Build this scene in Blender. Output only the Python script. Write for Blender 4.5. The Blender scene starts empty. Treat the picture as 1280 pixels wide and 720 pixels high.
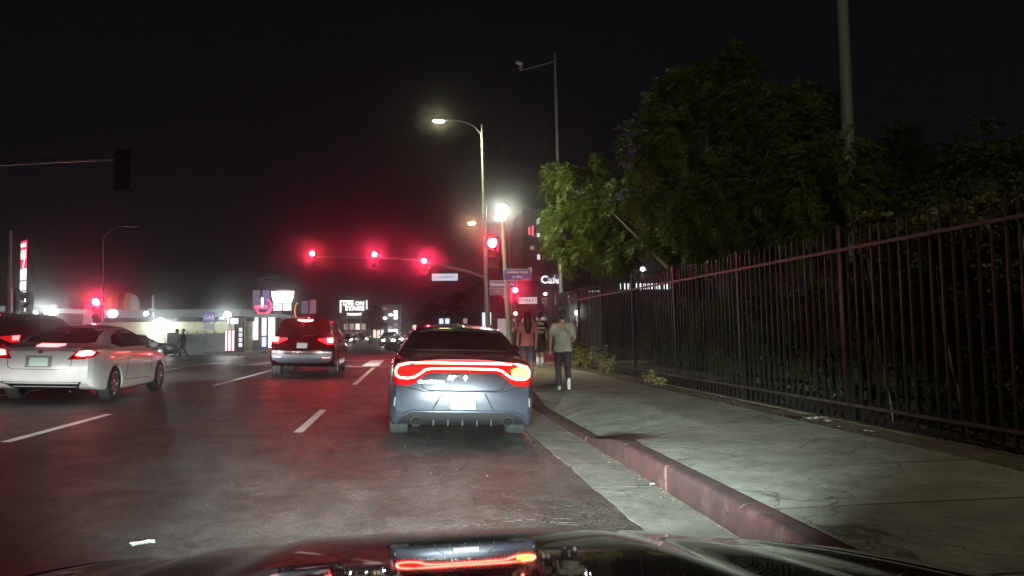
import bpy, bmesh, math, random
import numpy as np
from mathutils import Vector, Matrix, noise
from mathutils.bvhtree import BVHTree
from mathutils import geometry as geo
random.seed(7); np.random.seed(7)
R = math.radians
S = bpy.context.scene
COL = S.collection

# ------------------------------------------------------------------ camera
CAM_H, F = 1.38, 950.0
_phi = math.atan(.0558); _psi = math.atan(.1347*math.cos(_phi)); _roll = .012
_f = Vector((math.sin(_psi)*math.cos(_phi), math.cos(_psi)*math.cos(_phi), math.sin(_phi)))
_r0 = Vector((math.cos(_psi), -math.sin(_psi), 0)); _u0 = _r0.cross(_f)
_r = math.cos(_roll)*_r0 - math.sin(_roll)*_u0; _u = _r.cross(_f)
cam_data = bpy.data.cameras.new('camera'); cam = bpy.data.objects.new('camera', cam_data); COL.objects.link(cam)
cam.matrix_world = Matrix(((_r.x, _u.x, -_f.x, 0), (_r.y, _u.y, -_f.y, 0), (_r.z, _u.z, -_f.z, CAM_H), (0, 0, 0, 1)))
cam_data.sensor_width = 36; cam_data.lens = 36*F/1280; cam_data.clip_end = 3000; cam_data.clip_start = .05
S.camera = cam
def at(px, py, y):
    """world point on the sight line of a photo pixel, at road distance y"""
    d = _f + _r*((px-640)/F) + _u*((360-py)/F)
    t = y/d.y
    return Vector((d.x*t, y, CAM_H+d.z*t))

# ------------------------------------------------------------------ world, exposure, glare haze
W = bpy.data.worlds.new('World'); S.world = W; W.use_nodes = True
wn = W.node_tree; bg = wn.nodes['Background']
wc = wn.nodes.new('ShaderNodeTexCoord'); ws = wn.nodes.new('ShaderNodeSeparateXYZ'); wr = wn.nodes.new('ShaderNodeValToRGB')
wn.links.new(wc.outputs['Generated'], ws.inputs[0]); wn.links.new(ws.outputs['Z'], wr.inputs[0]); wn.links.new(wr.outputs[0], bg.inputs['Color'])
wr.color_ramp.elements[0].position = 0; wr.color_ramp.elements[0].color = (.0062, .0050, .0068, 1)   # city glow low down
wr.color_ramp.elements[1].position = .45; wr.color_ramp.elements[1].color = (.0030, .0031, .0036, 1)
bg.inputs['Strength'].default_value = 1.0
S.view_settings.view_transform = 'Standard'; S.view_settings.look = 'None'
S.view_settings.exposure = 0; S.view_settings.gamma = 1
S.render.engine = 'CYCLES'
S.cycles.use_denoising = True; S.cycles.denoising_prefilter = 'NONE'; S.cycles.max_bounces = 6; S.cycles.volume_bounces = 0
S.cycles.use_light_tree = True; S.cycles.sample_clamp_indirect = 4.0; S.cycles.caustics_reflective = False

GLARE_DENSITY = .0026; G_ANI = .980; RED_S = 1050; BEAM = 11500; STREET = 7000
# ------------------------------------------------------------------ materials
MATS = {}
def mat(name, col=(.5,.5,.5), rough=.6, metal=0., var=.0, vscale=6., bump=0., bscale=40., emit=None, es=0., coat=0., spec=.5, sample=True, trans=0., dirt=None):
    if name in MATS: return MATS[name]
    m = bpy.data.materials.new(name); m.use_nodes = True; nt = m.node_tree; b = nt.nodes['Principled BSDF']
    b.inputs['Base Color'].default_value = (*col, 1); b.inputs['Roughness'].default_value = rough
    b.inputs['Metallic'].default_value = metal; b.inputs['Coat Weight'].default_value = coat; b.inputs['Coat Roughness'].default_value = .04
    b.inputs['Specular IOR Level'].default_value = spec; b.inputs['Transmission Weight'].default_value = trans
    if emit: b.inputs['Emission Color'].default_value = (*emit, 1); b.inputs['Emission Strength'].default_value = es
    if not sample: m.cycles.emission_sampling = 'NONE'
    if var or bump:
        tc = nt.nodes.new('ShaderNodeTexCoord')
    if var:
        n = nt.nodes.new('ShaderNodeTexNoise'); n.inputs['Scale'].default_value = vscale; n.inputs['Detail'].default_value = 6; n.inputs['Roughness'].default_value = .65
        nt.links.new(tc.outputs['Object'], n.inputs['Vector'])
        r = nt.nodes.new('ShaderNodeValToRGB'); nt.links.new(n.outputs['Fac'], r.inputs[0])
        d = dirt or tuple(c*(1-var) for c in col)
        r.color_ramp.elements[0].position = .32; r.color_ramp.elements[0].color = (*d, 1)
        r.color_ramp.elements[1].position = .68; r.color_ramp.elements[1].color = (*[min(1, c*(1+var*.6)) for c in col], 1)
        nt.links.new(r.outputs[0], b.inputs['Base Color'])
        mr = nt.nodes.new('ShaderNodeMapRange'); mr.inputs['To Min'].default_value = min(1, rough+.12*var); mr.inputs['To Max'].default_value = max(.02, rough-.1*var)
        nt.links.new(n.outputs['Fac'], mr.inputs['Value']); nt.links.new(mr.outputs[0], b.inputs['Roughness'])
    if bump:
        n2 = nt.nodes.new('ShaderNodeTexNoise'); n2.inputs['Scale'].default_value = bscale; n2.inputs['Detail'].default_value = 5
        nt.links.new(tc.outputs['Object'], n2.inputs['Vector'])
        bp = nt.nodes.new('ShaderNodeBump'); bp.inputs['Strength'].default_value = bump; bp.inputs['Distance'].default_value = .02
        nt.links.new(n2.outputs['Fac'], bp.inputs['Height']); nt.links.new(bp.outputs[0], b.inputs['Normal'])
    MATS[name] = m; return m
def glow(name, col, es, sample=True, base=None):
    return mat(name, base or tuple(min(1, c*.6+.02) for c in col), .3, emit=col, es=es, sample=sample)

def asphalt_mat():
    m = bpy.data.materials.new('asphalt'); m.use_nodes = True; nt = m.node_tree; N = nt.nodes.new; L = nt.links.new; b = nt.nodes['Principled BSDF']
    tc = N('ShaderNodeTexCoord'); P = tc.outputs['Object']
    def noi(s, d=5, r=.6, vec=P):
        n = N('ShaderNodeTexNoise'); n.inputs['Scale'].default_value = s; n.inputs['Detail'].default_value = d; n.inputs['Roughness'].default_value = r; L(vec, n.inputs['Vector']); return n.outputs['Fac']
    def ramp(f, a, ca, z, cz):
        r = N('ShaderNodeValToRGB'); L(f, r.inputs[0]); e = r.color_ramp.elements
        e[0].position = a; e[0].color = ca; e[1].position = z; e[1].color = cz; return r.outputs[0]
    def mix(t, f, a, c):
        x = N('ShaderNodeMix'); x.data_type = 'RGBA'; x.blend_type = t
        if hasattr(f, 'default_value') or not isinstance(f, float): L(f, x.inputs[0])
        else: x.inputs[0].default_value = f
        L(a, x.inputs[6]); L(c, x.inputs[7]); return x.outputs[2]
    g = lambda v: (v, v, v, 1)
    mp = N('ShaderNodeMapping'); mp.inputs['Scale'].default_value = (1, .13, 1); L(P, mp.inputs['Vector'])
    base = ramp(noi(.7, 8, .75), .34, (.016, .016, .0155, 1), .68, (.054, .053, .050, 1))
    wear = ramp(noi(1.3, 5, .65, mp.outputs[0]), .36, g(.55), .64, g(1.3))         # lengthwise wheel paths and oil
    c = mix('MULTIPLY', 1.0, base, wear)
    agg = ramp(noi(38, 6, .95), .40, g(.15), .62, g(2.1))
    c = mix('MULTIPLY', 1.0, c, agg)
    c = mix('MULTIPLY', 1.0, c, ramp(noi(6, 6, .8), .36, g(.55), .64, g(1.35)))
    c = mix('MULTIPLY', 1.0, c, ramp(noi(.9, 2, .4), .60, g(1), .63, g(.62)))       # darker repair patches and oil
    c = mix('MULTIPLY', 1.0, c, ramp(noi(2.6, 3, .5), .68, g(1), .72, g(.45)))
    # cracks, thickest towards the gutter
    dn = N('ShaderNodeTexNoise'); dn.inputs['Scale'].default_value = 1.3; dn.inputs['Detail'].default_value = 6; L(P, dn.inputs['Vector'])
    ad = N('ShaderNodeVectorMath'); ad.operation = 'MULTIPLY_ADD'; L(dn.outputs['Color'], ad.inputs[0]); ad.inputs[1].default_value = (1.1, 1.1, 0); L(P, ad.inputs[2])
    vo = N('ShaderNodeTexVoronoi'); vo.feature = 'DISTANCE_TO_EDGE'; vo.inputs['Scale'].default_value = .85; L(ad.outputs[0], vo.inputs['Vector'])
    vo2 = N('ShaderNodeTexVoronoi'); vo2.feature = 'DISTANCE_TO_EDGE'; vo2.inputs['Scale'].default_value = 3.4; L(ad.outputs[0], vo2.inputs['Vector'])
    c1 = ramp(vo.outputs['Distance'], .002, g(0), .008, g(1)); c2 = ramp(vo2.outputs['Distance'], .008, g(0), .045, g(1))
    sx = N('ShaderNodeSeparateXYZ'); L(P, sx.inputs[0])
    mk = N('ShaderNodeMapRange'); mk.inputs['From Min'].default_value = -.4; mk.inputs['From Max'].default_value = 1.6; L(sx.outputs[0], mk.inputs['Value'])
    mm = N('ShaderNodeMath'); mm.operation = 'MULTIPLY'; L(mk.outputs[0], mm.inputs[0]); L(ramp(noi(.9, 3), .42, g(0), .56, g(1)), mm.inputs[1])
    c2m = mix('MIX', mm.outputs[0], ramp(mk.outputs[0], -1 if False else 0, g(1), 1, g(1)), c2)
    mk2 = N('ShaderNodeMapRange'); mk2.inputs['From Min'].default_value = -1.4; mk2.inputs['From Max'].default_value = .6; L(sx.outputs[0], mk2.inputs['Value'])
    m3 = N('ShaderNodeMath'); m3.operation = 'MULTIPLY'; L(mk2.outputs[0], m3.inputs[0]); L(ramp(noi(.5, 3), .40, g(.15), .55, g(1)), m3.inputs[1])
    c1m = mix('MIX', m3.outputs[0], ramp(mk.outputs[0], 0, g(1), 1, g(1)), c1)
    cr = mix('MULTIPLY', 1.0, c1m, c2m)
    dark = N('ShaderNodeMapRange'); L(cr, dark.inputs['Value']); dark.inputs['To Min'].default_value = .28
    c = mix('MULTIPLY', 1.0, c, dark.outputs[0])
    L(c, b.inputs['Base Color'])
    rr = N('ShaderNodeMapRange'); L(noi(2.2, 5), rr.inputs['Value']); rr.inputs['To Min'].default_value = .30; rr.inputs['To Max'].default_value = .60; L(rr.outputs[0], b.inputs['Roughness'])
    hs = N('ShaderNodeMath'); hs.operation = 'MULTIPLY_ADD'; L(cr, hs.inputs[0]); hs.inputs[1].default_value = 1.6; hb = N('ShaderNodeMath'); hb.operation = 'MULTIPLY_ADD'; L(noi(14, 6, .8), hb.inputs[0]); hb.inputs[1].default_value = 1.5; L(noi(85, 4, .8), hb.inputs[2]); L(hb.outputs[0], hs.inputs[2])
    bp = N('ShaderNodeBump'); bp.inputs['Strength'].default_value = 1.0; bp.inputs['Distance'].default_value = .016; L(hs.outputs[0], bp.inputs['Height']); L(bp.outputs[0], b.inputs['Normal'])
    return m
def concrete_mat(name, c0, c1, stain, sc=1.0, crack=True, rnd=.12, st_=(.54, .72)):
    m = bpy.data.materials.new(name); m.use_nodes = True; nt = m.node_tree; N = nt.nodes.new; L = nt.links.new; b = nt.nodes['Principled BSDF']
    g = N('ShaderNodeNewGeometry'); P = g.outputs['Position']
    def noi(s, d=6, r=.65):
        n = N('ShaderNodeTexNoise'); n.inputs['Scale'].default_value = s*sc; n.inputs['Detail'].default_value = d; n.inputs['Roughness'].default_value = r; L(P, n.inputs['Vector']); return n.outputs['Fac']
    def ramp(f, a, ca, z, cz):
        r = N('ShaderNodeValToRGB'); L(f, r.inputs[0]); e = r.color_ramp.elements
        e[0].position = a; e[0].color = ca; e[1].position = z; e[1].color = cz; return r.outputs[0]
    def mul(a, c, t='MULTIPLY', f=None):
        x = N('ShaderNodeMix'); x.data_type = 'RGBA'; x.blend_type = t; x.inputs[0].default_value = 1
        if f is not None: L(f, x.inputs[0])
        L(a, x.inputs[6]); L(c, x.inputs[7]); return x.outputs[2]
    v = lambda q: (q, q, q, 1)
    c = ramp(noi(1.3), .3, (*c0, 1), .7, (*c1, 1))
    c = mul(c, ramp(noi(60, 3, .8), .3, v(.7), .7, v(1.25))); c = mul(c, ramp(noi(3.2, 7, .75), .36, v(.62), .62, v(1.2)))
    st = N('ShaderNodeRGB'); st.outputs[0].default_value = (*stain, 1)
    c = mul(c, st.outputs[0], 'MIX', ramp(noi(.8, 7, .72), st_[0], v(0), st_[1], v(.85)))
    c = mul(c, ramp(noi(7, 2, .5), .66, v(1), .72, v(.4))); c = mul(c, ramp(noi(22, 2, .5), .70, v(1), .74, v(.45)))      # gum and grease spots
    oi = N('ShaderNodeObjectInfo'); mr = N('ShaderNodeMapRange'); L(oi.outputs['Random'], mr.inputs['Value']); mr.inputs['To Min'].default_value = 1-rnd; mr.inputs['To Max'].default_value = 1+rnd
    c = mul(c, mr.outputs[0]); L(c, b.inputs['Base Color']); b.inputs['Roughness'].default_value = .8
    h = noi(35, 4, .7)
    if crack:
        vo = N('ShaderNodeTexVoronoi'); vo.feature = 'DISTANCE_TO_EDGE'; vo.inputs['Scale'].default_value = .7
        dn = N('ShaderNodeTexNoise'); dn.inputs['Scale'].default_value = 1.6; dn.inputs['Detail'].default_value = 6; L(P, dn.inputs['Vector'])
        ad = N('ShaderNodeVectorMath'); ad.operation = 'MULTIPLY_ADD'; L(dn.outputs['Color'], ad.inputs[0]); ad.inputs[1].default_value = (1, 1, 0); L(P, ad.inputs[2]); L(ad.outputs[0], vo.inputs['Vector'])
        k = ramp(vo.outputs['Distance'], .002, v(.3), .009, v(1)); c = mul(c, k); L(c, b.inputs['Base Color'])
    bp = N('ShaderNodeBump'); bp.inputs['Strength'].default_value = .8; bp.inputs['Distance'].default_value = .012; L(h, bp.inputs['Height']); L(bp.outputs[0], b.inputs['Normal'])
    return m

# ------------------------------------------------------------------ object helpers
def tag(o, label=None, cat=None, group=None, kind=None):
    if label: o['label'] = label
    if cat: o['category'] = cat
    if group: o['group'] = group
    if kind: o['kind'] = kind
    return o
def thing(name, label, cat, loc=(0,0,0), rz=0., group=None, tilt=0.):
    o = bpy.data.objects.new(name, None); COL.objects.link(o); o.location = loc; o.rotation_euler = (0, tilt, rz); o.empty_display_size = .2
    return tag(o, label, cat, group)
def copy_tree(o, parent=None):
    c = o.copy(); COL.objects.link(c)
    if parent: c.parent = parent; c.matrix_parent_inverse = o.matrix_parent_inverse.copy()
    for ch in list(o.children): copy_tree(ch, c)
    return c
def link(name, me, m=None, parent=None, smooth=False, angle=None):
    o = bpy.data.objects.new(name, me); COL.objects.link(o)
    if m: me.materials.append(m)
    if parent: o.parent = parent
    if smooth:
        me.polygons.foreach_set('use_smooth', [True]*len(me.polygons))
        if angle: me.set_sharp_from_angle(angle=R(angle))
    return o
class MB:
    def __init__(s): s.v = []; s.f = []
    def add(s, vs, fs, M=None):
        n = len(s.v)
        s.v += [tuple(M @ Vector(v)) if M else tuple(v) for v in vs]; s.f += [tuple(i+n for i in f) for f in fs]; return s
    def box(s, x0, x1, y0, y1, z0, z1, M=None, b=0.):
        if b:
            bm = bmesh.new(); bmesh.ops.create_cube(bm, size=1)
            bmesh.ops.scale(bm, vec=(x1-x0, y1-y0, z1-z0), verts=bm.verts); bmesh.ops.translate(bm, vec=((x0+x1)/2, (y0+y1)/2, (z0+z1)/2), verts=bm.verts)
            bmesh.ops.bevel(bm, geom=bm.edges[:], offset=b, segments=2, affect='EDGES', profile=.5)
            s.add([v.co.copy() for v in bm.verts], [[v.index for v in f.verts] for f in bm.faces], M); bm.free(); return s
        return s.add([(x0,y0,z0),(x1,y0,z0),(x1,y1,z0),(x0,y1,z0),(x0,y0,z1),(x1,y0,z1),(x1,y1,z1),(x0,y1,z1)],
                     [(0,3,2,1),(4,5,6,7),(0,1,5,4),(1,2,6,5),(2,3,7,6),(3,0,4,7)], M)
    def tube(s, pts, rad, n=10, cap=True, round_=False, sq=1.):
        pts = [Vector(p) for p in pts]; k = len(pts)
        if not hasattr(rad, '__len__'): rad = [rad]*k
        if round_:
            d0 = (pts[0]-pts[1]).normalized(); d1 = (pts[-1]-pts[-2]).normalized(); a, b = rad[0], rad[-1]
            pts = [pts[0]+d0*a*.92, pts[0]+d0*a*.7]+pts+[pts[-1]+d1*b*.7, pts[-1]+d1*b*.92]; rad = [a*.35, a*.72]+list(rad)+[b*.72, b*.35]; k += 4
        vs = []; fs = []; up = None
        for i, p in enumerate(pts):
            t = (pts[min(i+1, k-1)]-pts[max(i-1, 0)]).normalized()
            if up is None: up = Vector((0,0,1)) if abs(t.z) < .9 else Vector((0,1,0))
            a = t.cross(up).normalized(); b = a.cross(t).normalized(); up = b
            for j in range(n):
                w = 2*math.pi*j/n; vs.append(p + a*math.cos(w)*rad[i] + b*math.sin(w)*rad[i]*sq)
        for i in range(k-1):
            for j in range(n): fs.append((i*n+j, i*n+(j+1)%n, (i+1)*n+(j+1)%n, (i+1)*n+j))
        if cap: fs += [tuple(range(n))[::-1], tuple(range((k-1)*n, k*n))]
        return s.add(vs, fs)
    def lathe(s, prof, n=24, M=None, close=False):
        vs = []; fs = []; k = len(prof)
        for (r, z) in prof:
            for j in range(n): w = 2*math.pi*j/n; vs.append((r*math.cos(w), r*math.sin(w), z))
        for i in range(k-1 + (1 if close else 0)):
            a = i; b = (i+1) % k
            for j in range(n): fs.append((a*n+j, a*n+(j+1)%n, b*n+(j+1)%n, b*n+j))
        if not close: fs += [tuple(range(n))[::-1], tuple(range((k-1)*n, k*n))]
        return s.add(vs, fs, M)
    def ell(s, c, r, n=14, m=9, M=None):
        vs = []; fs = []
        for i in range(1, m):
            a = math.pi*i/m
            for j in range(n): w = 2*math.pi*j/n; vs.append((c[0]+r[0]*math.sin(a)*math.cos(w), c[1]+r[1]*math.sin(a)*math.sin(w), c[2]-r[2]*math.cos(a)))
        for i in range(m-2):
            for j in range(n): fs.append((i*n+j, i*n+(j+1)%n, (i+1)*n+(j+1)%n, (i+1)*n+j))
        b = len(vs); vs += [(c[0], c[1], c[2]-r[2]), (c[0], c[1], c[2]+r[2])]
        for j in range(n): fs.append((b, (j+1)%n, j)); fs.append((b+1, (m-2)*n+j, (m-2)*n+(j+1)%n))
        return s.add(vs, fs, M)
    def prism(s, pts, y0, y1, M=None):   # outline in x,z, pushed along y
        n = len(pts); vs = [(p[0], y0, p[1]) for p in pts]+[(p[0], y1, p[1]) for p in pts]
        fs = [tuple(range(n)), tuple(range(n, 2*n))[::-1]]+[(i, i+n, (i+1)%n+n, (i+1)%n) for i in range(n)]
        return s.add(vs, fs, M)
    def mesh(s, name):
        me = bpy.data.meshes.new(name); me.from_pydata(s.v, [], s.f); me.update(); return me
    def build(s, name, m, parent=None, smooth=False, angle=35, fix=False):
        me = s.mesh(name)
        if fix:
            bm = bmesh.new(); bm.from_mesh(me); bmesh.ops.recalc_face_normals(bm, faces=bm.faces); bm.to_mesh(me); bm.free()
        return link(name, me, m, parent, smooth, angle)
ROTX = lambda a: Matrix.Rotation(a, 4, 'X'); ROTY = lambda a: Matrix.Rotation(a, 4, 'Y'); ROTZ = lambda a: Matrix.Rotation(a, 4, 'Z')
TR = lambda x, y, z: Matrix.Translation((x, y, z))

def text(name, s, size, m, parent, M, ext=.004, align='CENTER', sx=1., bold=0.):
    c = bpy.data.curves.new(name, 'FONT'); c.body = s; c.size = size; c.extrude = ext; c.align_x = align; c.align_y = 'CENTER'; c.offset = bold; c.resolution_u = 2
    t = bpy.data.objects.new('tmp', c); COL.objects.link(t); dg = bpy.context.evaluated_depsgraph_get()
    me = bpy.data.meshes.new_from_object(t.evaluated_get(dg)); bpy.data.objects.remove(t); bpy.data.curves.remove(c)
    me.materials.clear(); me.transform(M @ ROTX(R(90)) @ Matrix.Diagonal((sx, 1, 1, 1)))     # reads from -y
    me.name = name
    return link(name, me, m, parent)

def lamp(name, loc, power, color, size=.15, kind='POINT', target=None, spot=None, blend=.5, parent=None):
    d = bpy.data.lights.new(name, kind); d.energy = power; d.color = color
    if kind in ('POINT', 'SPOT'): d.shadow_soft_size = size
    o = bpy.data.objects.new(name, d); COL.objects.link(o); o.location = loc
    if parent: o.parent = parent
    if kind == 'SPOT': d.spot_size = R(spot); d.spot_blend = blend
    if target is not None: o.rotation_euler = (Vector(target)-Vector(loc)).to_track_quat('-Z', 'Y').to_euler()
    return o
# ------------------------------------------------------------------ ground, road, kerb, pavement
def sm(a, b, x): t = max(0, min(1, (x-a)/(b-a))); return t*t*(3-2*t)
def road_z(x, y): return -.035*(max(-7.5, min(x, 2.9))+.3)*(1-sm(27, 38, y))
def dip(y): return sm(8.1, 10.0, y)*(1-sm(13.6, 15.2, y))
def walk_z(x, y): return .14-.17*dip(y)*max(0, 1-max(0, x-2.43)/1.25)
KX = 2.28
MB().add([(-1500,-300,-.5),(1500,-300,-.5),(1500,2500,-.5),(-1500,2500,-.5)], [(0,1,2,3)]).build('ground', mat('dirt', (.06,.052,.04), .9, var=.4, vscale=.4))
tag(bpy.data.objects['ground'], kind='structure')
asph = asphalt_mat()
xs = [-90,-60,-40,-25,-15,-9,-7.5,-6,-4.5,-3,-1.5,-.3,0,.5,1,1.4,1.7,2.0,2.28,2.6,3.2,5,8,15,40,90]; ys = [-12,-5,0,4,8,12,16,20,22,24,25.5,27,28.5,30,31.5,33,34.5,36,38,40,60,90,150,260]
vs = [(x, y, road_z(x, y)) for y in ys for x in xs]; nx = len(xs)
fs = [(j*nx+i, j*nx+i+1, (j+1)*nx+i+1, (j+1)*nx+i) for j in range(len(ys)-1) for i in range(nx-1)]
road = MB().add(vs, fs).build('road', asph); tag(road, kind='structure')

gut = concrete_mat('gutter_concrete', (.085,.082,.074), (.175,.17,.155), (.045,.04,.032), 1.7)
conc = concrete_mat('pavement_concrete', (.15,.155,.135), (.26,.265,.235), (.09,.08,.06), 1.1)
kerbm = concrete_mat('red_kerb_paint', (.018,.006,.007), (.050,.011,.012), (.052,.044,.040), 3.4, crack=False, st_=(.55, .68))
GRIME = mat('joint_grime', (.03,.028,.022), .95)
g_root = thing('gutter', None, None); tag(g_root, kind='structure')
y = -1.0; k = 0
while y < 26.5:
    L_ = [1.9, 2.3, 1.6, 2.1, 1.2][k % 5]; y1 = min(26.6, y+L_); a0 = 1.66; n = 9; v = []; f = []
    dz = random.uniform(-.001, .001)
    for j in range(n+1):
        yy = y+.010+(y1-y-.020)*j/n; a = a0+.035*noise.noise(Vector((yy*2.7, 0, 0)))+.02*noise.noise(Vector((yy*9, 3, 0))); z0 = road_z(a, yy)
        v += [(a, yy, z0-.1), (a, yy, z0+.006+dz), (2.0, yy, road_z(2.0, yy)+.006+dz), (KX, yy, road_z(KX, yy)+.006+dz), (KX, yy, z0-.1)]
    for j in range(n):
        for q in range(4): f.append((j*5+q, (j+1)*5+q, (j+1)*5+q+1, j*5+q+1))
    f += [(0,1,2,3,4), tuple(n*5+q for q in (4,3,2,1,0))]
    o = MB().add(v, f).build('slab', gut, g_root, fix=True); y = y1; k += 1; o.data.materials.append(GRIME)
    for p in o.data.polygons:
        if abs(p.normal.y) > .6: p.material_index = 1
k_root = thing('kerb', None, None); tag(k_root, kind='structure')
y = -1.0; k = 0
while y < 26.5:
    y1 = min(26.6, y+[1.55, 1.35, 1.8, 1.45][k % 4]); n = 22; v = []; f = []; ox = random.uniform(-.008, .008)
    for j in range(n+1):
        yy = y+.006+(y1-y-.012)*j/n; zt = walk_z(2.43, yy)+.006; zb = road_z(KX, yy)-.1; zt = max(zt, road_z(KX, yy)+.03); ch = .022
        c_ = max(0, noise.noise(Vector((yy*7.3, k, 0)))-.1)*.035+max(0, noise.noise(Vector((yy*2.1, k, 4)))-.25)*.05; ww = .006*noise.noise(Vector((yy*3, 7, k)))
        v += [(KX+ox+ww, yy, zb), (KX+ox+ww, yy, zt-ch+.004-c_), (KX+ox+.006+c_*.8, yy, zt-.010-c_*.7), (KX+ox+.022+c_, yy, zt-.002-c_*.3), (KX+ox+.045+c_, yy, zt), (2.44, yy, zt), (2.44, yy, zb)]
    for j in range(n):
        for q in range(6): f.append((j*7+q, (j+1)*7+q, (j+1)*7+q+1, j*7+q+1))
    f += [tuple(range(7)), tuple(n*7+q for q in range(6, -1, -1))]
    MB().add(v, f).build('kerbstone', kerbm, k_root, smooth=True, angle=50, fix=True); y = y1; k += 1
# pavement right: base sheet and cast slabs with joints
w_root = thing('pavement', None, None); tag(w_root, kind='structure')
def slab(x0, x1, y0, y1, root, m, zf, nxs=6, nys=4, th=.013):
    v = []; f = []; dz = random.uniform(-.0006, .0006); g = .018
    for j in range(nys+1):
        for i in range(nxs+1):
            x = x0+g+(x1-x0-2*g)*i/nxs; yy = y0+g+(y1-y0-2*g)*j/nys; v.append((x, yy, zf(x, yy)+dz))
    w = nxs+1
    for j in range(nys):
        for i in range(nxs): f.append((j*w+i, j*w+i+1, (j+1)*w+i+1, (j+1)*w+i))
    ring = [i for i in range(w)]+[j*w+nxs for j in range(1, nys+1)]+[nys*w+i for i in range(nxs-1, -1, -1)]+[j*w for j in range(nys-1, 0, -1)]
    b = len(v); v += [(v[i][0], v[i][1], v[i][2]-th) for i in ring]
    for q in range(len(ring)): f.append((ring[q], b+q, b+(q+1)%len(ring), ring[(q+1)%len(ring)]))
    o = MB().add(v, f).build('slab', m, root); o.data.materials.append(GRIME)
    for p in o.data.polygons:
        if abs(p.normal.z) < .6: p.material_index = 1
    return o
y = -1.0
for k in range(19):
    y1 = y+[1.5, 1.45, 1.55][k % 3]
    slab(2.445, 5.15, y, y1, w_root, conc, walk_z); y = y1
WEND = y
# soil strip and lot behind
soil = mat('dry_soil', (.075,.06,.04), .95, var=.45, vscale=3, bump=.8, bscale=14)
def gridz(x0, x1, y0, y1, nx_, ny_, amp, z, name, m):
    v = []; f = []
    for j in range(ny_+1):
        for i in range(nx_+1):
            x = x0+(x1-x0)*i/nx_; yy = y0+(y1-y0)*j/ny_; v.append((x, yy, z+amp*noise.noise(Vector((x*2.3, yy*2.3, 0)))))
    for j in range(ny_):
        for i in range(nx_): f.append((j*(nx_+1)+i, j*(nx_+1)+i+1, (j+1)*(nx_+1)+i+1, (j+1)*(nx_+1)+i))
    return tag(MB().add(v, f).build(name, m, smooth=True), kind='structure')
gridz(5.15, 6.4, -1, WEND, 8, 160, .03, .13, 'soil_strip', soil)
gridz(6.4, 60, -8, WEND, 60, 40, .05, .12, 'lot_ground', soil)
v = []; f = []; bx = [2.44, 2.7, 3.0, 3.4, 3.8, 4.5, 5.2]; by = [-1+.3*k for k in range(int((WEND+1)/.3)+1)]
for yy in by:
    for x in bx: v.append((x, yy, walk_z(x, yy)-.014))
for j in range(len(by)-1):
    for i in range(6): f.append((j*7+i, j*7+i+1, (j+1)*7+i+1, (j+1)*7+i))
tag(MB().add(v, f).build('pavement_bed', mat('joint_grime', (.03,.028,.022), .95)), kind='structure')
# low concrete footing under the fence
# markings
paint = mat('road_paint', (.90,.90,.88), .5, var=.12, vscale=9, dirt=(.62,.61,.59))
def strip(x0, y0, x1, y1, w, name='lane_marking', m=None):
    d = Vector((x1-x0, y1-y0, 0)); n_ = max(1, int(d.length/1.0)); d.normalize(); s = Vector((d.y, -d.x, 0))*w/2; v = []; f = []
    for i in range(n_+1):
        t = i/n_; j = random.uniform(-.006, .006); p = Vector((x0+(x1-x0)*t, y0+(y1-y0)*t, 0))
        for q in (p-s, p+s): v.append((q.x+j, q.y, road_z(q.x, q.y)+.0045))
    for i in range(n_): f.append((2*i, 2*i+1, 2*i+3, 2*i+2))
    return tag(MB().add(v, f).build(name, m or paint), kind='structure')
for k in range(2): strip(-1.5, -4.0+9.6*k-5.2, -1.5, -1.0+9.6*k-5.2, .11)
strip(-1.5, 10.6, -1.5, 13.6, .12); strip(-1.42, 19.9, -1.38, 29.3, .13)
strip(-4.66, 9.6, -4.64, 12.65, .12); strip(-4.62, 18.9, -4.55, 29.5, .13); strip(-4.68, .4, -4.68, 3.4, .12)
strip(-7.75, 12.6, -7.7, 29.5, .12)
strip(-24, 30.1, 2.2, 30.1, .24, 'crosswalk_line'); strip(-24, 38.2, 2.2, 38.2, .24, 'crosswalk_line')
for k in range(9): strip(-1.58-2.45*k, 30.7, -1.6-2.45*k, 37.9, .66, 'crosswalk_bar')
strip(-30, 47.5, -8, 47.5, .3, 'crosswalk_line'); strip(-6, 50.5, 3, 50.5, .3, 'crosswalk_line'); strip(-6, 54, 3, 54, .3, 'crosswalk_line')
for k in range(5): strip(-9.3-.2*k, 33+0*k, -9.3, 33.2, .1, 'lane_marking') if False else None
for (x, y0, y1) in ((-11.5, 60, 100), (-2.2, 58, 120), (1.2, 58, 120)):
    strip(x, y0, x, y1, .13)
# far kerbs and pavements: left side of our road, the far corners
fk = concrete_mat('far_kerb_concrete', (.16,.16,.15), (.24,.24,.22), (.1,.09,.08), 1, crack=False)
def block(name, pts, z=.15, m=fk):
    v = [(p[0], p[1], z) for p in pts]+[(p[0], p[1], -.3) for p in pts]; n = len(pts)
    f = [tuple(range(n))]+[(i, i+n, (i+1)%n+n, (i+1)%n) for i in range(n)]
    return tag(MB().add(v, f).build(name, m, fix=True), kind='structure')
block('pavement', [(-90,-12),(-20,-12),(-20,24),(-22,26.5),(-25,27.5),(-90,27.5)], .40)
block('pavement', [(-90,59.5),(-18.4,59.5),(-13.6,55),(-10.2,54.6),(-9.2,57),(-9.2,230),(-90,230)])
block('pavement', [(3.2,50),(4.8,46),(8,44.5),(90,44.5),(90,230),(3.4,230)])
block('pavement', [(2.445,WEND+.005),(90,WEND+.005),(90,29.2),(6,29.4),(4,28.9),(2.9,28.0)], .138)
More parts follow.
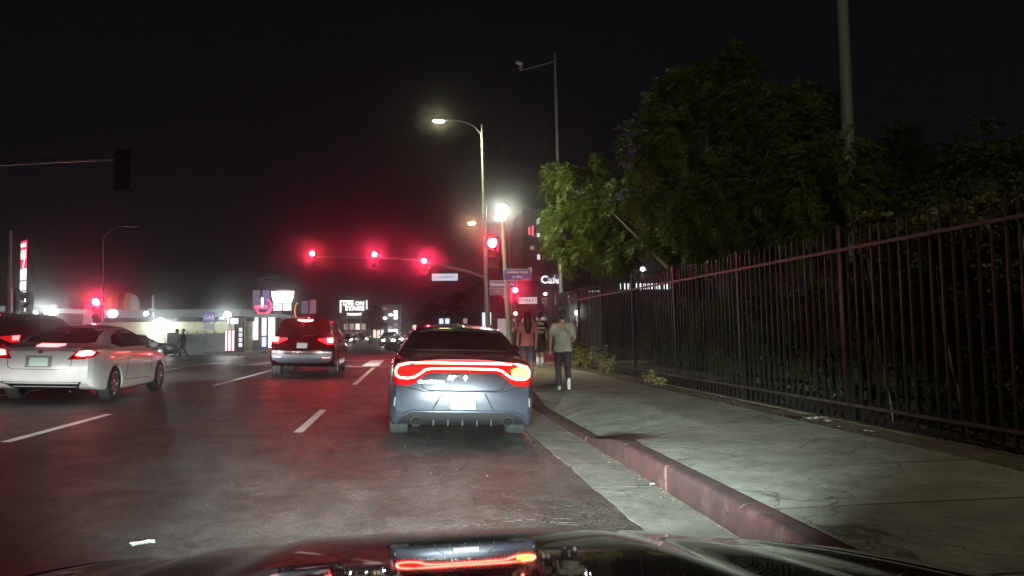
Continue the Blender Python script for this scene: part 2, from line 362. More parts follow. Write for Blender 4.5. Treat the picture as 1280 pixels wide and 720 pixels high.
# ------------------------------------------------------------------ vehicles
def pchip(xs, ys, q):
    xs = np.asarray(xs, float); ys = np.asarray(ys, float); h = np.diff(xs); d = np.diff(ys)/h; n = len(xs); m = np.zeros(n)
    for i in range(1, n-1):
        if d[i-1]*d[i] > 0: w1 = 2*h[i]+h[i-1]; w2 = h[i]+2*h[i-1]; m[i] = (w1+w2)/(w1/d[i-1]+w2/d[i])
    m[0] = d[0]; m[-1] = d[-1]
    k = np.clip(np.searchsorted(xs, q)-1, 0, n-2); t = (q-xs[k])/h[k]
    return (2*t**3-3*t**2+1)*ys[k]+(t**3-2*t**2+t)*h[k]*m[k]+(-2*t**3+3*t**2)*ys[k+1]+(t**3-t**2)*h[k]*m[k+1]
def body_mesh(name, stations, rear_dy, front_dy, wheels, wr, bulge=.10, fbulge=.22, NU=84, NV=44):
    """stations: (y, [8 (x,z) half-section points, bottom centre to top centre]); rear_dy/front_dy: how far each of the 8 levels stands back from the end"""
    Y = np.array([s[0] for s in stations]); P = np.array([s[1] for s in stations])            # S,8,2
    u = np.linspace(0, 1, NU); yq = Y[0]+(Y[-1]-Y[0])*(.5-.5*np.cos(u*math.pi))*.5+(Y[-1]-Y[0])*u*.5
    vq = np.linspace(0, 7, NV)
    G = np.zeros((NU, NV, 2))
    A = np.zeros((NU, 8, 2))
    for k in range(8):
        for c in range(2): A[:, k, c] = pchip(Y, P[:, k, c], yq)
    for i in range(NU):
        for c in range(2): G[i, :, c] = pchip(np.arange(8), A[i, :, c], vq)
    rd = pchip(np.arange(8), rear_dy, vq); fd = pchip(np.arange(8), front_dy, vq)
    Lh = Y[-1]-Y[0]; V = []; idx = {}
    def yy(i, j):
        t = (yq[i]-Y[0])/Lh; return yq[i]+rd[j]*max(0, 1-t*5)-fd[j]*max(0, 1-(1-t)*5)
    F_ = []
    def vid(i, j, s):
        if j in (0, NV-1): s = 1
        key = (i, j, s)
        if key not in idx: idx[key] = len(V); V.append((G[i,j,0]*s if j not in (0, NV-1) else 0, yy(i, j), G[i,j,1]))
        return idx[key]
    for i in range(NU-1):
        for j in range(NV-1):
            a = [vid(i,j,1), vid(i+1,j,1), vid(i+1,j+1,1), vid(i,j+1,1)]; F_.append(tuple(dict.fromkeys(a)))
            a = [vid(i,j,-1), vid(i,j+1,-1), vid(i+1,j+1,-1), vid(i+1,j,-1)]; F_.append(tuple(dict.fromkeys(a)))
    NX = 20
    for end, i, bl, sgn in ((0, 0, bulge, -1), (1, NU-1, fbulge, 1)):
        prev = None
        for j in range(NV):
            w, z = G[i,j]; y0 = yy(i, j)
            if j in (0, NV-1): row = [vid(i, j, 1)]*(NX+1)
            else:
                row = []
                for q in range(NX+1):
                    s = -1+2*q/NX
                    if q == 0: row.append(vid(i,j,-1))
                    elif q == NX: row.append(vid(i,j,1))
                    else: V.append((w*s, y0+sgn*bl*(w/ max(1e-6, P[0,3,0] if end == 0 else P[-1,3,0]))*(1-abs(s)**2.6), z)); row.append(len(V)-1)
            if prev:
                for q in range(NX):
                    a = [prev[q], prev[q+1], row[q+1], row[q]] if sgn < 0 else [prev[q], row[q], row[q+1], prev[q+1]]
                    a = tuple(dict.fromkeys(a))
                    if len(a) > 2: F_.append(a)
            prev = row
    me = bpy.data.meshes.new(name); me.from_pydata(V, [], F_); me.update()
    bm = bmesh.new(); bm.from_mesh(me); bmesh.ops.remove_doubles(bm, verts=bm.verts, dist=1e-5); bmesh.ops.recalc_face_normals(bm, faces=bm.faces); bm.to_mesh(me); bm.free()
    bvh = BVHTree.FromPolygons([v.co.copy() for v in me.vertices], [tuple(p.vertices) for p in me.polygons])
    # wheel arches
    o = bpy.data.objects.new('t', me); COL.objects.link(o)
    cut = MB()
    for (wx, wy, wz) in wheels:
        cut.lathe([(wr*1.13, -.30), (wr*1.13, .30)], 36, TR(wx, wy, wz) @ ROTY(R(90)))
    cme = cut.mesh('c'); c = bpy.data.objects.new('c', cme); COL.objects.link(c)
    bmd = o.modifiers.new('b', 'BOOLEAN'); bmd.operation = 'DIFFERENCE'; bmd.object = c; bmd.solver = 'EXACT'
    dg = bpy.context.evaluated_depsgraph_get(); me2 = bpy.data.meshes.new_from_object(o.evaluated_get(dg))
    bpy.data.objects.remove(o); bpy.data.objects.remove(c); me2.name = name
    return me2, bvh
def resample(poly, step, closed=True):
    out = []; n = len(poly)
    for i in range(n if closed else n-1):
        a = Vector(poly[i]); b = Vector(poly[(i+1) % n]); k = max(1, int(math.ceil((b-a).length/step)))
        out += [a.lerp(b, t/k) for t in range(k)]
    if not closed: out.append(Vector(poly[-1]))
    return out
def inside(p, poly):
    c = False; n = len(poly)
    for i in range(n):
        a = poly[i]; b = poly[i-1]
        if (a[1] > p[1]) != (b[1] > p[1]) and p[0] < (b[0]-a[0])*(p[1]-a[1])/(b[1]-a[1])+a[0]: c = not c
    return c
def hit(bvh, axis, p, side=1):
    if axis == 'rear': o, d = Vector((p[0], -3, p[1])), Vector((0,1,0))
    elif axis == 'front': o, d = Vector((p[0], 9, p[1])), Vector((0,-1,0))
    elif axis == 'side': o, d = Vector((3*side, p[0], p[1])), Vector((-side,0,0))
    else: o, d = Vector((p[0], p[1], 4)), Vector((0,0,-1))
    h = bvh.ray_cast(o, d)
    if h[0] is None:
        h = bvh.find_nearest(o+d*(3.0 if axis == 'rear' else 2)); return h[0], (h[1] if h[1].dot(d) < 0 else -h[1])
    n = h[1] if h[1].dot(d) < 0 else -h[1]
    return h[0], n
def patch(name, bvh, axis, poly, m, parent, th=.006, step=.05, side=1, back=.02, smooth=True):
    """a thin panel shaped by an outline and wrapped onto the body"""
    b = resample([tuple(p) for p in poly], step); P = [Vector((p[0], p[1])) for p in b]; nb = len(P)
    x0 = min(p[0] for p in P); x1 = max(p[0] for p in P); z0 = min(p[1] for p in P); z1 = max(p[1] for p in P)
    x = x0+step*.5
    while x < x1:
        z = z0+step*.5
        while z < z1:
            q = (x, z)
            if inside(q, b) and min((Vector(q)-e).length for e in P) > step*.45: P.append(Vector(q))
            z += step
        x += step
    vo, ed, fa, *_ = geo.delaunay_2d_cdt([Vector((p[0], p[1])) for p in P], [(i, (i+1) % nb) for i in range(nb)], [tuple(range(nb))], 1, 1e-6)
    top = []; bot = []
    for p in vo:
        h, n = hit(bvh, axis, p, side); top.append(h+n*th); bot.append(h-n*back)
    k = len(vo); f = [tuple(t) for t in fa]; cnt = {}
    for t in f:
        for i in range(len(t)): e = (t[i], t[(i+1) % len(t)]); cnt[e] = 1
    sk = [(a, b_) for (a, b_) in cnt if (b_, a) not in cnt]
    fs = f+[(a, a+k, b_+k, b_) for (a, b_) in sk]
    return MB().add(top+bot, fs).build(name, m, parent, smooth=smooth, angle=40, fix=True)
def strap(name, bvh, axis, path, w, m, parent, th=.004, side=1, step=.04, closed=False, n=6):
    """a raised line (tube) that follows the body"""
    pts = resample(path, step, closed); 
    if closed: pts.append(pts[0])
    q = []
    for p in pts: h, nn = hit(bvh, axis, p, side); q.append(h+nn*th)
    return MB().tube(q, w, n).build(name, m, parent, smooth=True, angle=60)
TYRE = mat('tyre_rubber', (.010,.010,.0105), .8, bump=.3, bscale=60)
RIM = mat('rim_alloy', (.55,.55,.57), .25, 1.0)
DARKTRIM = mat('black_trim', (.018,.018,.02), .45)
WELL = mat('wheel_well', (.006,.006,.006), .95, spec=0)
GLASS = mat('tinted_glass', (.012,.012,.014), .04, coat=1.0)
CHROME = mat('chrome', (.75,.75,.76), .12, 1.0)
PLATE = mat('plate_white', (.65,.66,.65), .4)
PLATEG = mat('plate_pale_green', (.62,.82,.70), .4)
INK = mat('plate_ink', (.03,.05,.16), .5)
REDLENS = mat('red_lens', (.28,.006,.008), .12, coat=1.)
_tyres = {}
def wheel(parent, x, y, r, w, side, rimmat=RIM, spokes=7):
    key = (r, w, spokes, rimmat.name)
    if key not in _tyres:
        h = w/2
        a = MB().lathe([(r*.66, -h*.9), (r*.80, -h), (r*.93, -h*.96), (r*.985, -h*.82), (r, -h*.5), (r, -h*.06), (r*.985, -h*.04), (r*.985, h*.04), (r, h*.06), (r, h*.5), (r*.985, h*.82), (r*.93, h*.96), (r*.80, h), (r*.66, h*.9), (r*.62, h*.5), (r*.62, -h*.5)], 40, close=True).mesh('tyre')
        b = MB().lathe([(r*.68, h*.93), (r*.64, h*.80), (r*.61, h*.2), (r*.61, -h*.8), (r*.66, -h*.9), (r*.64, -h*.93), (r*.59, -h*.8), (r*.59, h*.2), (r*.62, h*.84), (r*.66, h*.96)], 36, close=True)
        for k in range(spokes):
            M = ROTZ(2*math.pi*k/spokes)
            for s in (-1, 1): b.add([(r*.08, -.018+s*.03, h*.55), (r*.08, .018+s*.03, h*.55), (r*.62, .012+s*.045, h*.86), (r*.62, -.012+s*.045, h*.86), (r*.08, -.018+s*.03, h*.75), (r*.08, .018+s*.03, h*.75), (r*.62, .012+s*.045, h*.96), (r*.62, -.012+s*.045, h*.96)], [(0,1,2,3),(7,6,5,4),(0,4,5,1),(1,5,6,2),(2,6,7,3),(3,7,4,0)], M)
        b.lathe([(r*.16, h*.5), (r*.16, h*.8), (r*.1, h*.86)], 16)
        c = MB().lathe([(r*.42, 0), (r*.42, h*.25)], 24).mesh('disc')
        _tyres[key] = (a, b.mesh('rim'), c)
        for me, mm in zip(_tyres[key], (TYRE, rimmat, mat('brake_disc', (.2,.2,.2), .4, 1.))):
            me.materials.append(mm); me.polygons.foreach_set('use_smooth', [True]*len(me.polygons)); me.set_sharp_from_angle(angle=R(35))
    t = bpy.data.objects.new('wheel', None); COL.objects.link(t); t.parent = parent; t.location = (x, y, r); t.rotation_euler = (0, R(90)*side, random.uniform(0, 0)); t.empty_display_size = .1
    for n_, me in zip(('tyre', 'rim', 'brake_disc'), _tyres[key]):
        o = bpy.data.objects.new(n_, me); COL.objects.link(o); o.parent = t
    return t
def paintm(name, col, metal=.5, rough=.32):
    m = mat(name, col, rough, metal, coat=1.0, var=.12, vscale=2.5); return m
def sec(w, zb, zs, zbelt, wr_, zr, wb=None, inn=.93, tum=None):
    """half section: bottom, sill, waist, shoulder, belt, roof edge, roof centre"""
    wb = wb or w*.93
    return [(0, zb), (wb, zb), (w*.985, zb+.10), (w, zs*.62+zb*.3), (w*.975, zs), (w*inn, zbelt), (wr_, zr-.05), (0, zr)]

# --- grey sedan, the main car
def grey_sedan():
    t = thing('sedan', 'grey-blue saloon car stopped in the kerb lane, a glowing light loop across its tail', 'car', (.63, 9.55, -.030), R(-.6))
    t.rotation_euler = (0, R(1.9), R(-.4))
    W = .95
    st = [(0.00, sec(.83, .275, .83, .98, .70, 1.055, .78)),
          (0.10, sec(.89, .22, .87, 1.015, .74, 1.10, .82)),
          (0.35, sec(.93, .20, .90, 1.03, .74, 1.12, .86)),
          (0.62, sec(.95, .20, .91, 1.04, .70, 1.15, .88)),
          (1.00, sec(.955, .19, .92, 1.03, .625, 1.33, .88)),
          (1.45, sec(.955, .18, .92, 1.02, .585, 1.475, .88)),
          (2.20, sec(.95, .18, .91, 1.00, .585, 1.52, .88)),
          (2.90, sec(.95, .18, .89, .98, .58, 1.43, .88)),
          (3.30, sec(.95, .18, .87, .96, .63, 1.25, .88)),
          (3.75, sec(.95, .19, .85, .93, .70, 1.04, .88)),
          (4.40, sec(.93, .20, .78, .86, .68, .95, .86)),
          (4.85, sec(.87, .22, .70, .76, .60, .82, .80)),
          (5.04, sec(.76, .30, .60, .66, .52, .70, .70))]
    wx, wy = .80, (1.12, 4.17)
    me, bvh = body_mesh('body', st, [.16, .12, .03, .0, .02, .07, .08, .08], [.1, .08, 0, 0, .05, .08, .1, .1], [(s*(wx+.06), y, .36) for s in (-1, 1) for y in wy], .36, .10)
    PAINT = paintm('grey_blue_paint', (.042,.049,.072), .55, .30)
    b = link('body', me, PAINT, t, True, 32)
    # rear light band: red housing, lit loop, turn signal
    mir = lambda pts: [(-x, z) for x, z in reversed(pts)]
    half = [(0, 1.030), (.45, 1.028), (.70, 1.018), (.83, .99), (.865, .93), (.865, .80), (.84, .735), (.70, .725), (.61, .745), (.55, .80), (.46, .868), (.38, .885), (0, .89)]
    patch('light_band', bvh, 'rear', half+mir(half)[1:-1], REDLENS, t, .006, .035)
    lp = [(0, 1.000), (.45, .998), (.70, .986), (.80, .962), (.832, .905), (.822, .845), (.785, .818), (.68, .812), (.60, .830), (.54, .868), (.47, .918), (.40, .932), (0, .936)]
    REDLOOP = glow('brake_loop_light', (1, .09, .06), 34)
    loop = strap('brake_light', bvh, 'rear', lp+mir(lp)[1:-1], .014, REDLOOP, t, .014, closed=True, step=.03, n=8)
    am = glow('amber_turn_light', (1, .27, .015), 34)
    patch('turn_signal', bvh, 'rear', [(.60, .925), (.70, .955), (.80, .94), (.815, .88), (.79, .842), (.68, .835), (.61, .85)], am, t, .022, .03)
    patch('red_reflector_panel', bvh, 'rear', [(-.80, .845), (-.64, .845), (-.54, .92), (-.46, .955), (-.78, .95)], mat('deep_red_lens', (.4,.01,.01), .15, emit=(1,.02,.02), es=.6), t, .013, .03)
    # trunk outline and bumper lines
    SEAM = mat('panel_gap', (.006,.006,.007), .9)
    strap('panel_gap', bvh, 'rear', [(-.53, .80), (-.50, .70), (-.42, .672), (.42, .672), (.50, .70), (.53, .80)], .006, SEAM, t, .001)
    strap('panel_gap', bvh, 'rear', [(-.84, .72), (-.62, .69), (-.50, .66), (.50, .66), (.62, .69), (.84, .72)], .006, SEAM, t, .001)
    patch('spoiler', bvh, 'top', [(-.66, .03), (.66, .03), (.70, .14), (-.70, .14)], PAINT, t, .028, .06)
    # plate pocket
    PK = [(-.27, .635), (.27, .635), (.37, .435), (-.37, .435)]
    patch('plate_pocket', bvh, 'rear', PK, mat('pocket_paint', (.035,.04,.055), .35, .4, coat=1.), t, .004, .04)
    for s in (-1, 1): strap('pocket_edge', bvh, 'rear', [(s*.265, .640), (s*.375, .435)], .009, SEAM, t, .006)
    pl = patch('licence_plate', bvh, 'rear', [(-.155, .60), (.155, .60), (.155, .452), (-.155, .452)], PLATE, t, .02, .05, smooth=False)
    y0 = hit(bvh, 'rear', (0, .52))[0].y
    strap('plate_frame', bvh, 'rear', [(-.158, .604), (.158, .604), (.158, .449), (-.158, .449)], .006, CHROME, t, .02, closed=True)
    # diffuser
    DF = [(-.62, .40), (.62, .40), (.74, .33), (.80, .245), (.55, .245), (.50, .225), (-.50, .225), (-.55, .245), (-.80, .245), (-.74, .33)]
    patch('diffuser', bvh, 'rear', DF, mat('diffuser_black', (.010,.010,.012), .5, spec=.25), t, .008, .04)
    strap('diffuser_lip', bvh, 'rear', [(-.80, .30), (-.74, .375), (-.62, .415), (.62, .415), (.74, .375), (.80, .30)], .014, PAINT, t, .012)
    for x in (-.36, -.18, .0, .18, .36):
        yy = hit(bvh, 'rear', (x, .28))[0].y; MB().add([(x-.01, yy-.05, .24), (x+.01, yy-.05, .24), (x+.01, yy+.1, .20), (x-.01, yy+.1, .20), (x-.01, yy-.02, .39), (x+.01, yy-.02, .39), (x+.01, yy+.1, .39), (x-.01, yy+.1, .39)], [(0,1,2,3),(7,6,5,4),(0,4,5,1),(1,5,6,2),(2,6,7,3),(3,7,4,0)]).build('fin', mat('fin_grey', (.010,.010,.012), .7, spec=.2), t)
    for s in (-1, 1):
        yy = hit(bvh, 'rear', (s*.575, .30))[0].y
        MB().lathe([(.052, 0), (.058, -.005), (.058, .30), (.048, .30), (.046, .01)], 22, TR(s*.575, yy-.055, .285) @ ROTX(R(-90)) @ Matrix.Diagonal((1.18, 1, 1, 1)), close=True).build('exhaust_tip', mat('dark_chrome', (.30,.30,.31), .3, 1.), t, True)
        MB().lathe([(.050, 0), (.050, .02)], 16, TR(s*.575, yy-.052, .285) @ ROTX(R(-90))).build('exhaust_bore', WELL, t)
        strap('corner_reflector', bvh, 'rear', [(s*.835, .58), (s*.845, .47)], .011, mat('marker_lens', (.10,.10,.10), .5), t, .002)
    # glass
    rg = [(-.57, 1.385), (-.42, 1.405), (0, 1.412), (.42, 1.405), (.57, 1.385), (.655, 1.16), (.62, 1.145), (0, 1.155), (-.62, 1.145), (-.655, 1.16)]
    patch('rear_window', bvh, 'rear', rg, GLASS, t, .004, .05)
    strap('window_seal', bvh, 'rear', rg, .006, DARKTRIM, t, .003, closed=True)
    for s in (-1, 1):
        patch('side_window', bvh, 'side', [(1.30, 1.06), (1.55, 1.30), (1.95, 1.375), (2.55, 1.36), (3.05, 1.20), (3.25, 1.06), (2.2, 1.03)], GLASS, t, .003, .08, side=s)
        strap('door_gap', bvh, 'side', [(2.28, .30), (2.28, 1.02)], .005, SEAM, t, 0, side=s)
        h, n = hit(bvh, 'side', (3.0, 1.03), s)
        mm = MB().ell((s*1.005, 3.02, 1.13), (.105, .075, .075), 16, 10); o = mm.build('door_mirror', PAINT, t, True)
        MB().tube([(s*.88, 3.04, 1.01), (s*.95, 3.03, 1.10)], .022, 8).build('mirror_arm', DARKTRIM, o)
        MB().lathe([(.068, 0), (.068, .004)], 20, TR(s*1.005, 2.945, 1.13) @ ROTX(R(90)) @ Matrix.Diagonal((1.35, .9, 1, 1))).build('mirror_glass', mat('mirror_dark', (.02,.02,.02), .6, spec=.1), o)
        patch('headlight', bvh, 'front', [(s*.72, .60), (s*.50, .64), (s*.50, .56), (s*.70, .53)], mat('headlight_lens', (.6,.6,.62), .1), t, .01)
    patch('windscreen', bvh, 'front', [(-.57, 1.37), (.57, 1.37), (.66, 1.10), (-.66, 1.10)], GLASS, t, .004, .08)
    # antenna fin, wordmark, badge
    ya = 1.62; MB().add([(-.018, ya-.09, 1.445), (.018, ya-.09, 1.445), (.018, ya+.10, 1.455), (-.018, ya+.10, 1.455), (-.006, ya-.085, 1.53), (.006, ya-.085, 1.53), (.006, ya-.03, 1.525), (-.006, ya-.03, 1.525)], [(0,3,2,1),(4,5,6,7),(0,1,5,4),(1,2,6,5),(2,3,7,6),(3,0,4,7)]).build('antenna_fin', DARKTRIM, t)
    MB().tube([(.0, ya-.07, 1.50), (.0, ya-.1, 1.60)], [.006, .003], 6).build('antenna', DARKTRIM, t)
    yl = hit(bvh, 'rear', (-.42, .79))[0].y
    text('wordmark', 'CHARGER', .052, CHROME, t, TR(-.40, yl-.010, .775) @ ROTZ(R(-3)), .003, sx=1.4)
    yl = hit(bvh, 'rear', (0, .83))[0].y
    bd = MB()
    for q in (-.10, -.055): bd.add([(q-.012, 0, -.02), (q+.004, 0, -.02), (q+.028, 0, .02), (q+.012, 0, .02)], [(0,1,2,3)])
    e = MB()
    for q in (-.022, .022): e.prism([(q-.018, -.024), (q+.002, -.024), (q+.020, .024), (q, .024)], -.005, .005, TR(-.16, yl-.012, .83))
    e.build('badge', CHROME, t)
    MB().prism([(0, .035), (.012, .008), (.03, 0), (.012, -.008), (0, -.035), (-.012, -.008), (-.03, 0), (-.012, .008)], -.005, .005, TR(.02, yl-.012, .83)).build('badge', CHROME, t)
    for s in (-1, 1):
        for y in wy: wheel(t, s*.80, y, .36, .255, s)
    MB().box(-.72, .72, .5, 4.7, .24, .32).build('underbody', WELL, t)
    return t
grey_sedan()

# --- tall wagon, used three times
def suv(label, paint, lit, loc, rz=0., group=None, redtrim=False, tilt=0.):
    t = thing('suv', label, 'car', loc, rz, group, R(tilt))
    st = [(0.00, sec(.86, .42, 1.02, 1.12, .60, 1.62, .80)),
          (0.12, sec(.92, .36, 1.05, 1.15, .61, 1.70, .84)),
          (0.50, sec(.95, .28, 1.07, 1.16, .62, 1.745, .88)),
          (1.20, sec(.955, .26, 1.07, 1.15, .63, 1.77, .88)),
          (2.30, sec(.955, .25, 1.05, 1.12, .63, 1.77, .88)),
          (3.00, sec(.95, .25, 1.03, 1.10, .62, 1.68, .88)),
          (3.50, sec(.95, .26, 1.00, 1.08, .72, 1.42, .88)),
          (3.95, sec(.94, .27, .97, 1.05, .74, 1.15, .87)),
          (4.55, sec(.92, .30, .90, .98, .70, 1.04, .84)),
          (4.88, sec(.82, .38, .74, .82, .62, .88, .76))]
    wy = (1.02, 3.86)
    me, bvh = body_mesh('body', st, [.2, .14, .02, .0, .10, .16, .50, .48], [.1, .05, 0, 0, .05, .08, .1, .1], [(s*.86, y, .37) for s in (-1, 1) for y in wy], .37, .09)
    PA = paintm(*paint); link('body', me, PA, t, True, 30)
    rg = [(-.66, 1.22), (-.56, 1.48), (-.46, 1.58), (.46, 1.58), (.56, 1.48), (.66, 1.22), (.45, 1.17), (-.45, 1.17)]
    patch('rear_window', bvh, 'rear', rg, GLASS, t, .004, .07)
    patch('spoiler', bvh, 'top', [(-.62, .30), (.62, .30), (.60, .62), (-.60, .62)], PA, t, .03, .1)
    SIL = mat('silver_bumper', (.07,.073,.09), .4, .4, coat=.3)
    patch('bumper', bvh, 'rear', [(-.86, .66), (.86, .66), (.84, .50), (.66, .43), (-.66, .43), (-.84, .50)], SIL, t, .012, .06)
    patch('skid_plate', bvh, 'rear', [(-.60, .425), (.60, .425), (.52, .385), (-.52, .385)], CHROME, t, .008, .05)
    patch('licence_plate', bvh, 'rear', [(-.15, .99), (.15, .99), (.15, .845), (-.15, .845)], PLATE, t, .014, .06, smooth=False)
    strap('badge', bvh, 'rear', [(.06*math.cos(a/10*2*math.pi), 1.09+.042*math.sin(a/10*2*math.pi)) for a in range(10)], .006, CHROME, t, .006, closed=True)
    patch('garnish', bvh, 'rear', [(-.30, 1.035), (.30, 1.035), (.30, 1.018), (-.30, 1.018)], CHROME, t, .01)
    RL = glow('tall_brake_light_'+lit, (1, .05, .05), {'on': 200, 'dim': 12, 'off': 0}[lit])
    for s in (-1, 1):
        patch('tail_light', bvh, 'rear', [(s*.44, 1.13), (s*.84, 1.16), (s*.87, .98), (s*.70, .97), (s*.44, 1.09)], glow('tall_lens_'+lit, (1,.02,.03), {'on': 2.2, 'dim': .5, 'off': 0}[lit]), t, .008, .04)
        patch('brake_light', bvh, 'rear', [(s*.69, 1.13), (s*.83, 1.14), (s*.845, 1.03), (s*.72, 1.03)], RL, t, .02, .04)
        strap('reflector', bvh, 'rear', [(s*.80, .585), (s*.58, .580)], .014, glow('reflector_'+lit, (1,.3,.25), 2.0 if lit == 'on' else .4), t, .014)
        patch('side_window', bvh, 'side', [(.75, 1.22), (.85, 1.52), (1.4, 1.62), (2.4, 1.62), (3.0, 1.50), (3.35, 1.20), (2.0, 1.17)], GLASS, t, .003, .1, side=s)
        strap('roof_rail', bvh, 'side', [(.9, 1.70), (2.6, 1.70)], .014, DARKTRIM, t, .02, side=s)
        strap('door_gap', bvh, 'side', [(2.15, .42), (2.15, 1.14)], .005, WELL, t, 0, side=s)
        o = MB().ell((s*1.05, 3.15, 1.15), (.12, .08, .085), 12, 8).build('door_mirror', PA, t, True)
        MB().tube([(s*.88, 3.15, 1.10), (s*1.0, 3.15, 1.12)], .025, 6).build('mirror_arm', DARKTRIM, o)
        patch('headlight', bvh, 'front', [(s*.74, .78), (s*.50, .80), (s*.48, .70), (s*.72, .68)], mat('headlight_lens', (.6,.6,.62), .1), t, .01)
        for y in wy: wheel(t, s*.82, y, .37, .25, s, spokes=5)
    patch('high_brake_light', bvh, 'rear', [(-.22, 1.668), (.22, 1.668), (.19, 1.605), (-.19, 1.605)], RL, t, .035, .04)
    strap('wiper', bvh, 'rear', [(0, 1.19), (.34, 1.23)], .010, DARKTRIM, t, .02)
    patch('windscreen', bvh, 'front', [(-.62, 1.58), (.62, 1.58), (.70, 1.24), (-.70, 1.24)], GLASS, t, .004, .1)
    MB().box(-.72, .72, .5, 4.5, .30, .40).build('underbody', WELL, t)
    return t
suv('dark red crossover with both brake lights blazing, waiting at the crosswalk in the middle lane', ('glare_tinted_maroon', (.030,.003,.005), .3, .22), 'on', (-3.16, 22.9, .09), 0, None, False, 2.0)  # dark maroon whose red partly stands in for brake-light glare
suv('black crossover mostly hidden beyond the white coupe, only its roof and high brake light showing', ('black_paint', (.012,.012,.014), .3, .25), 'dim', (-10.6, 20.5, .25))

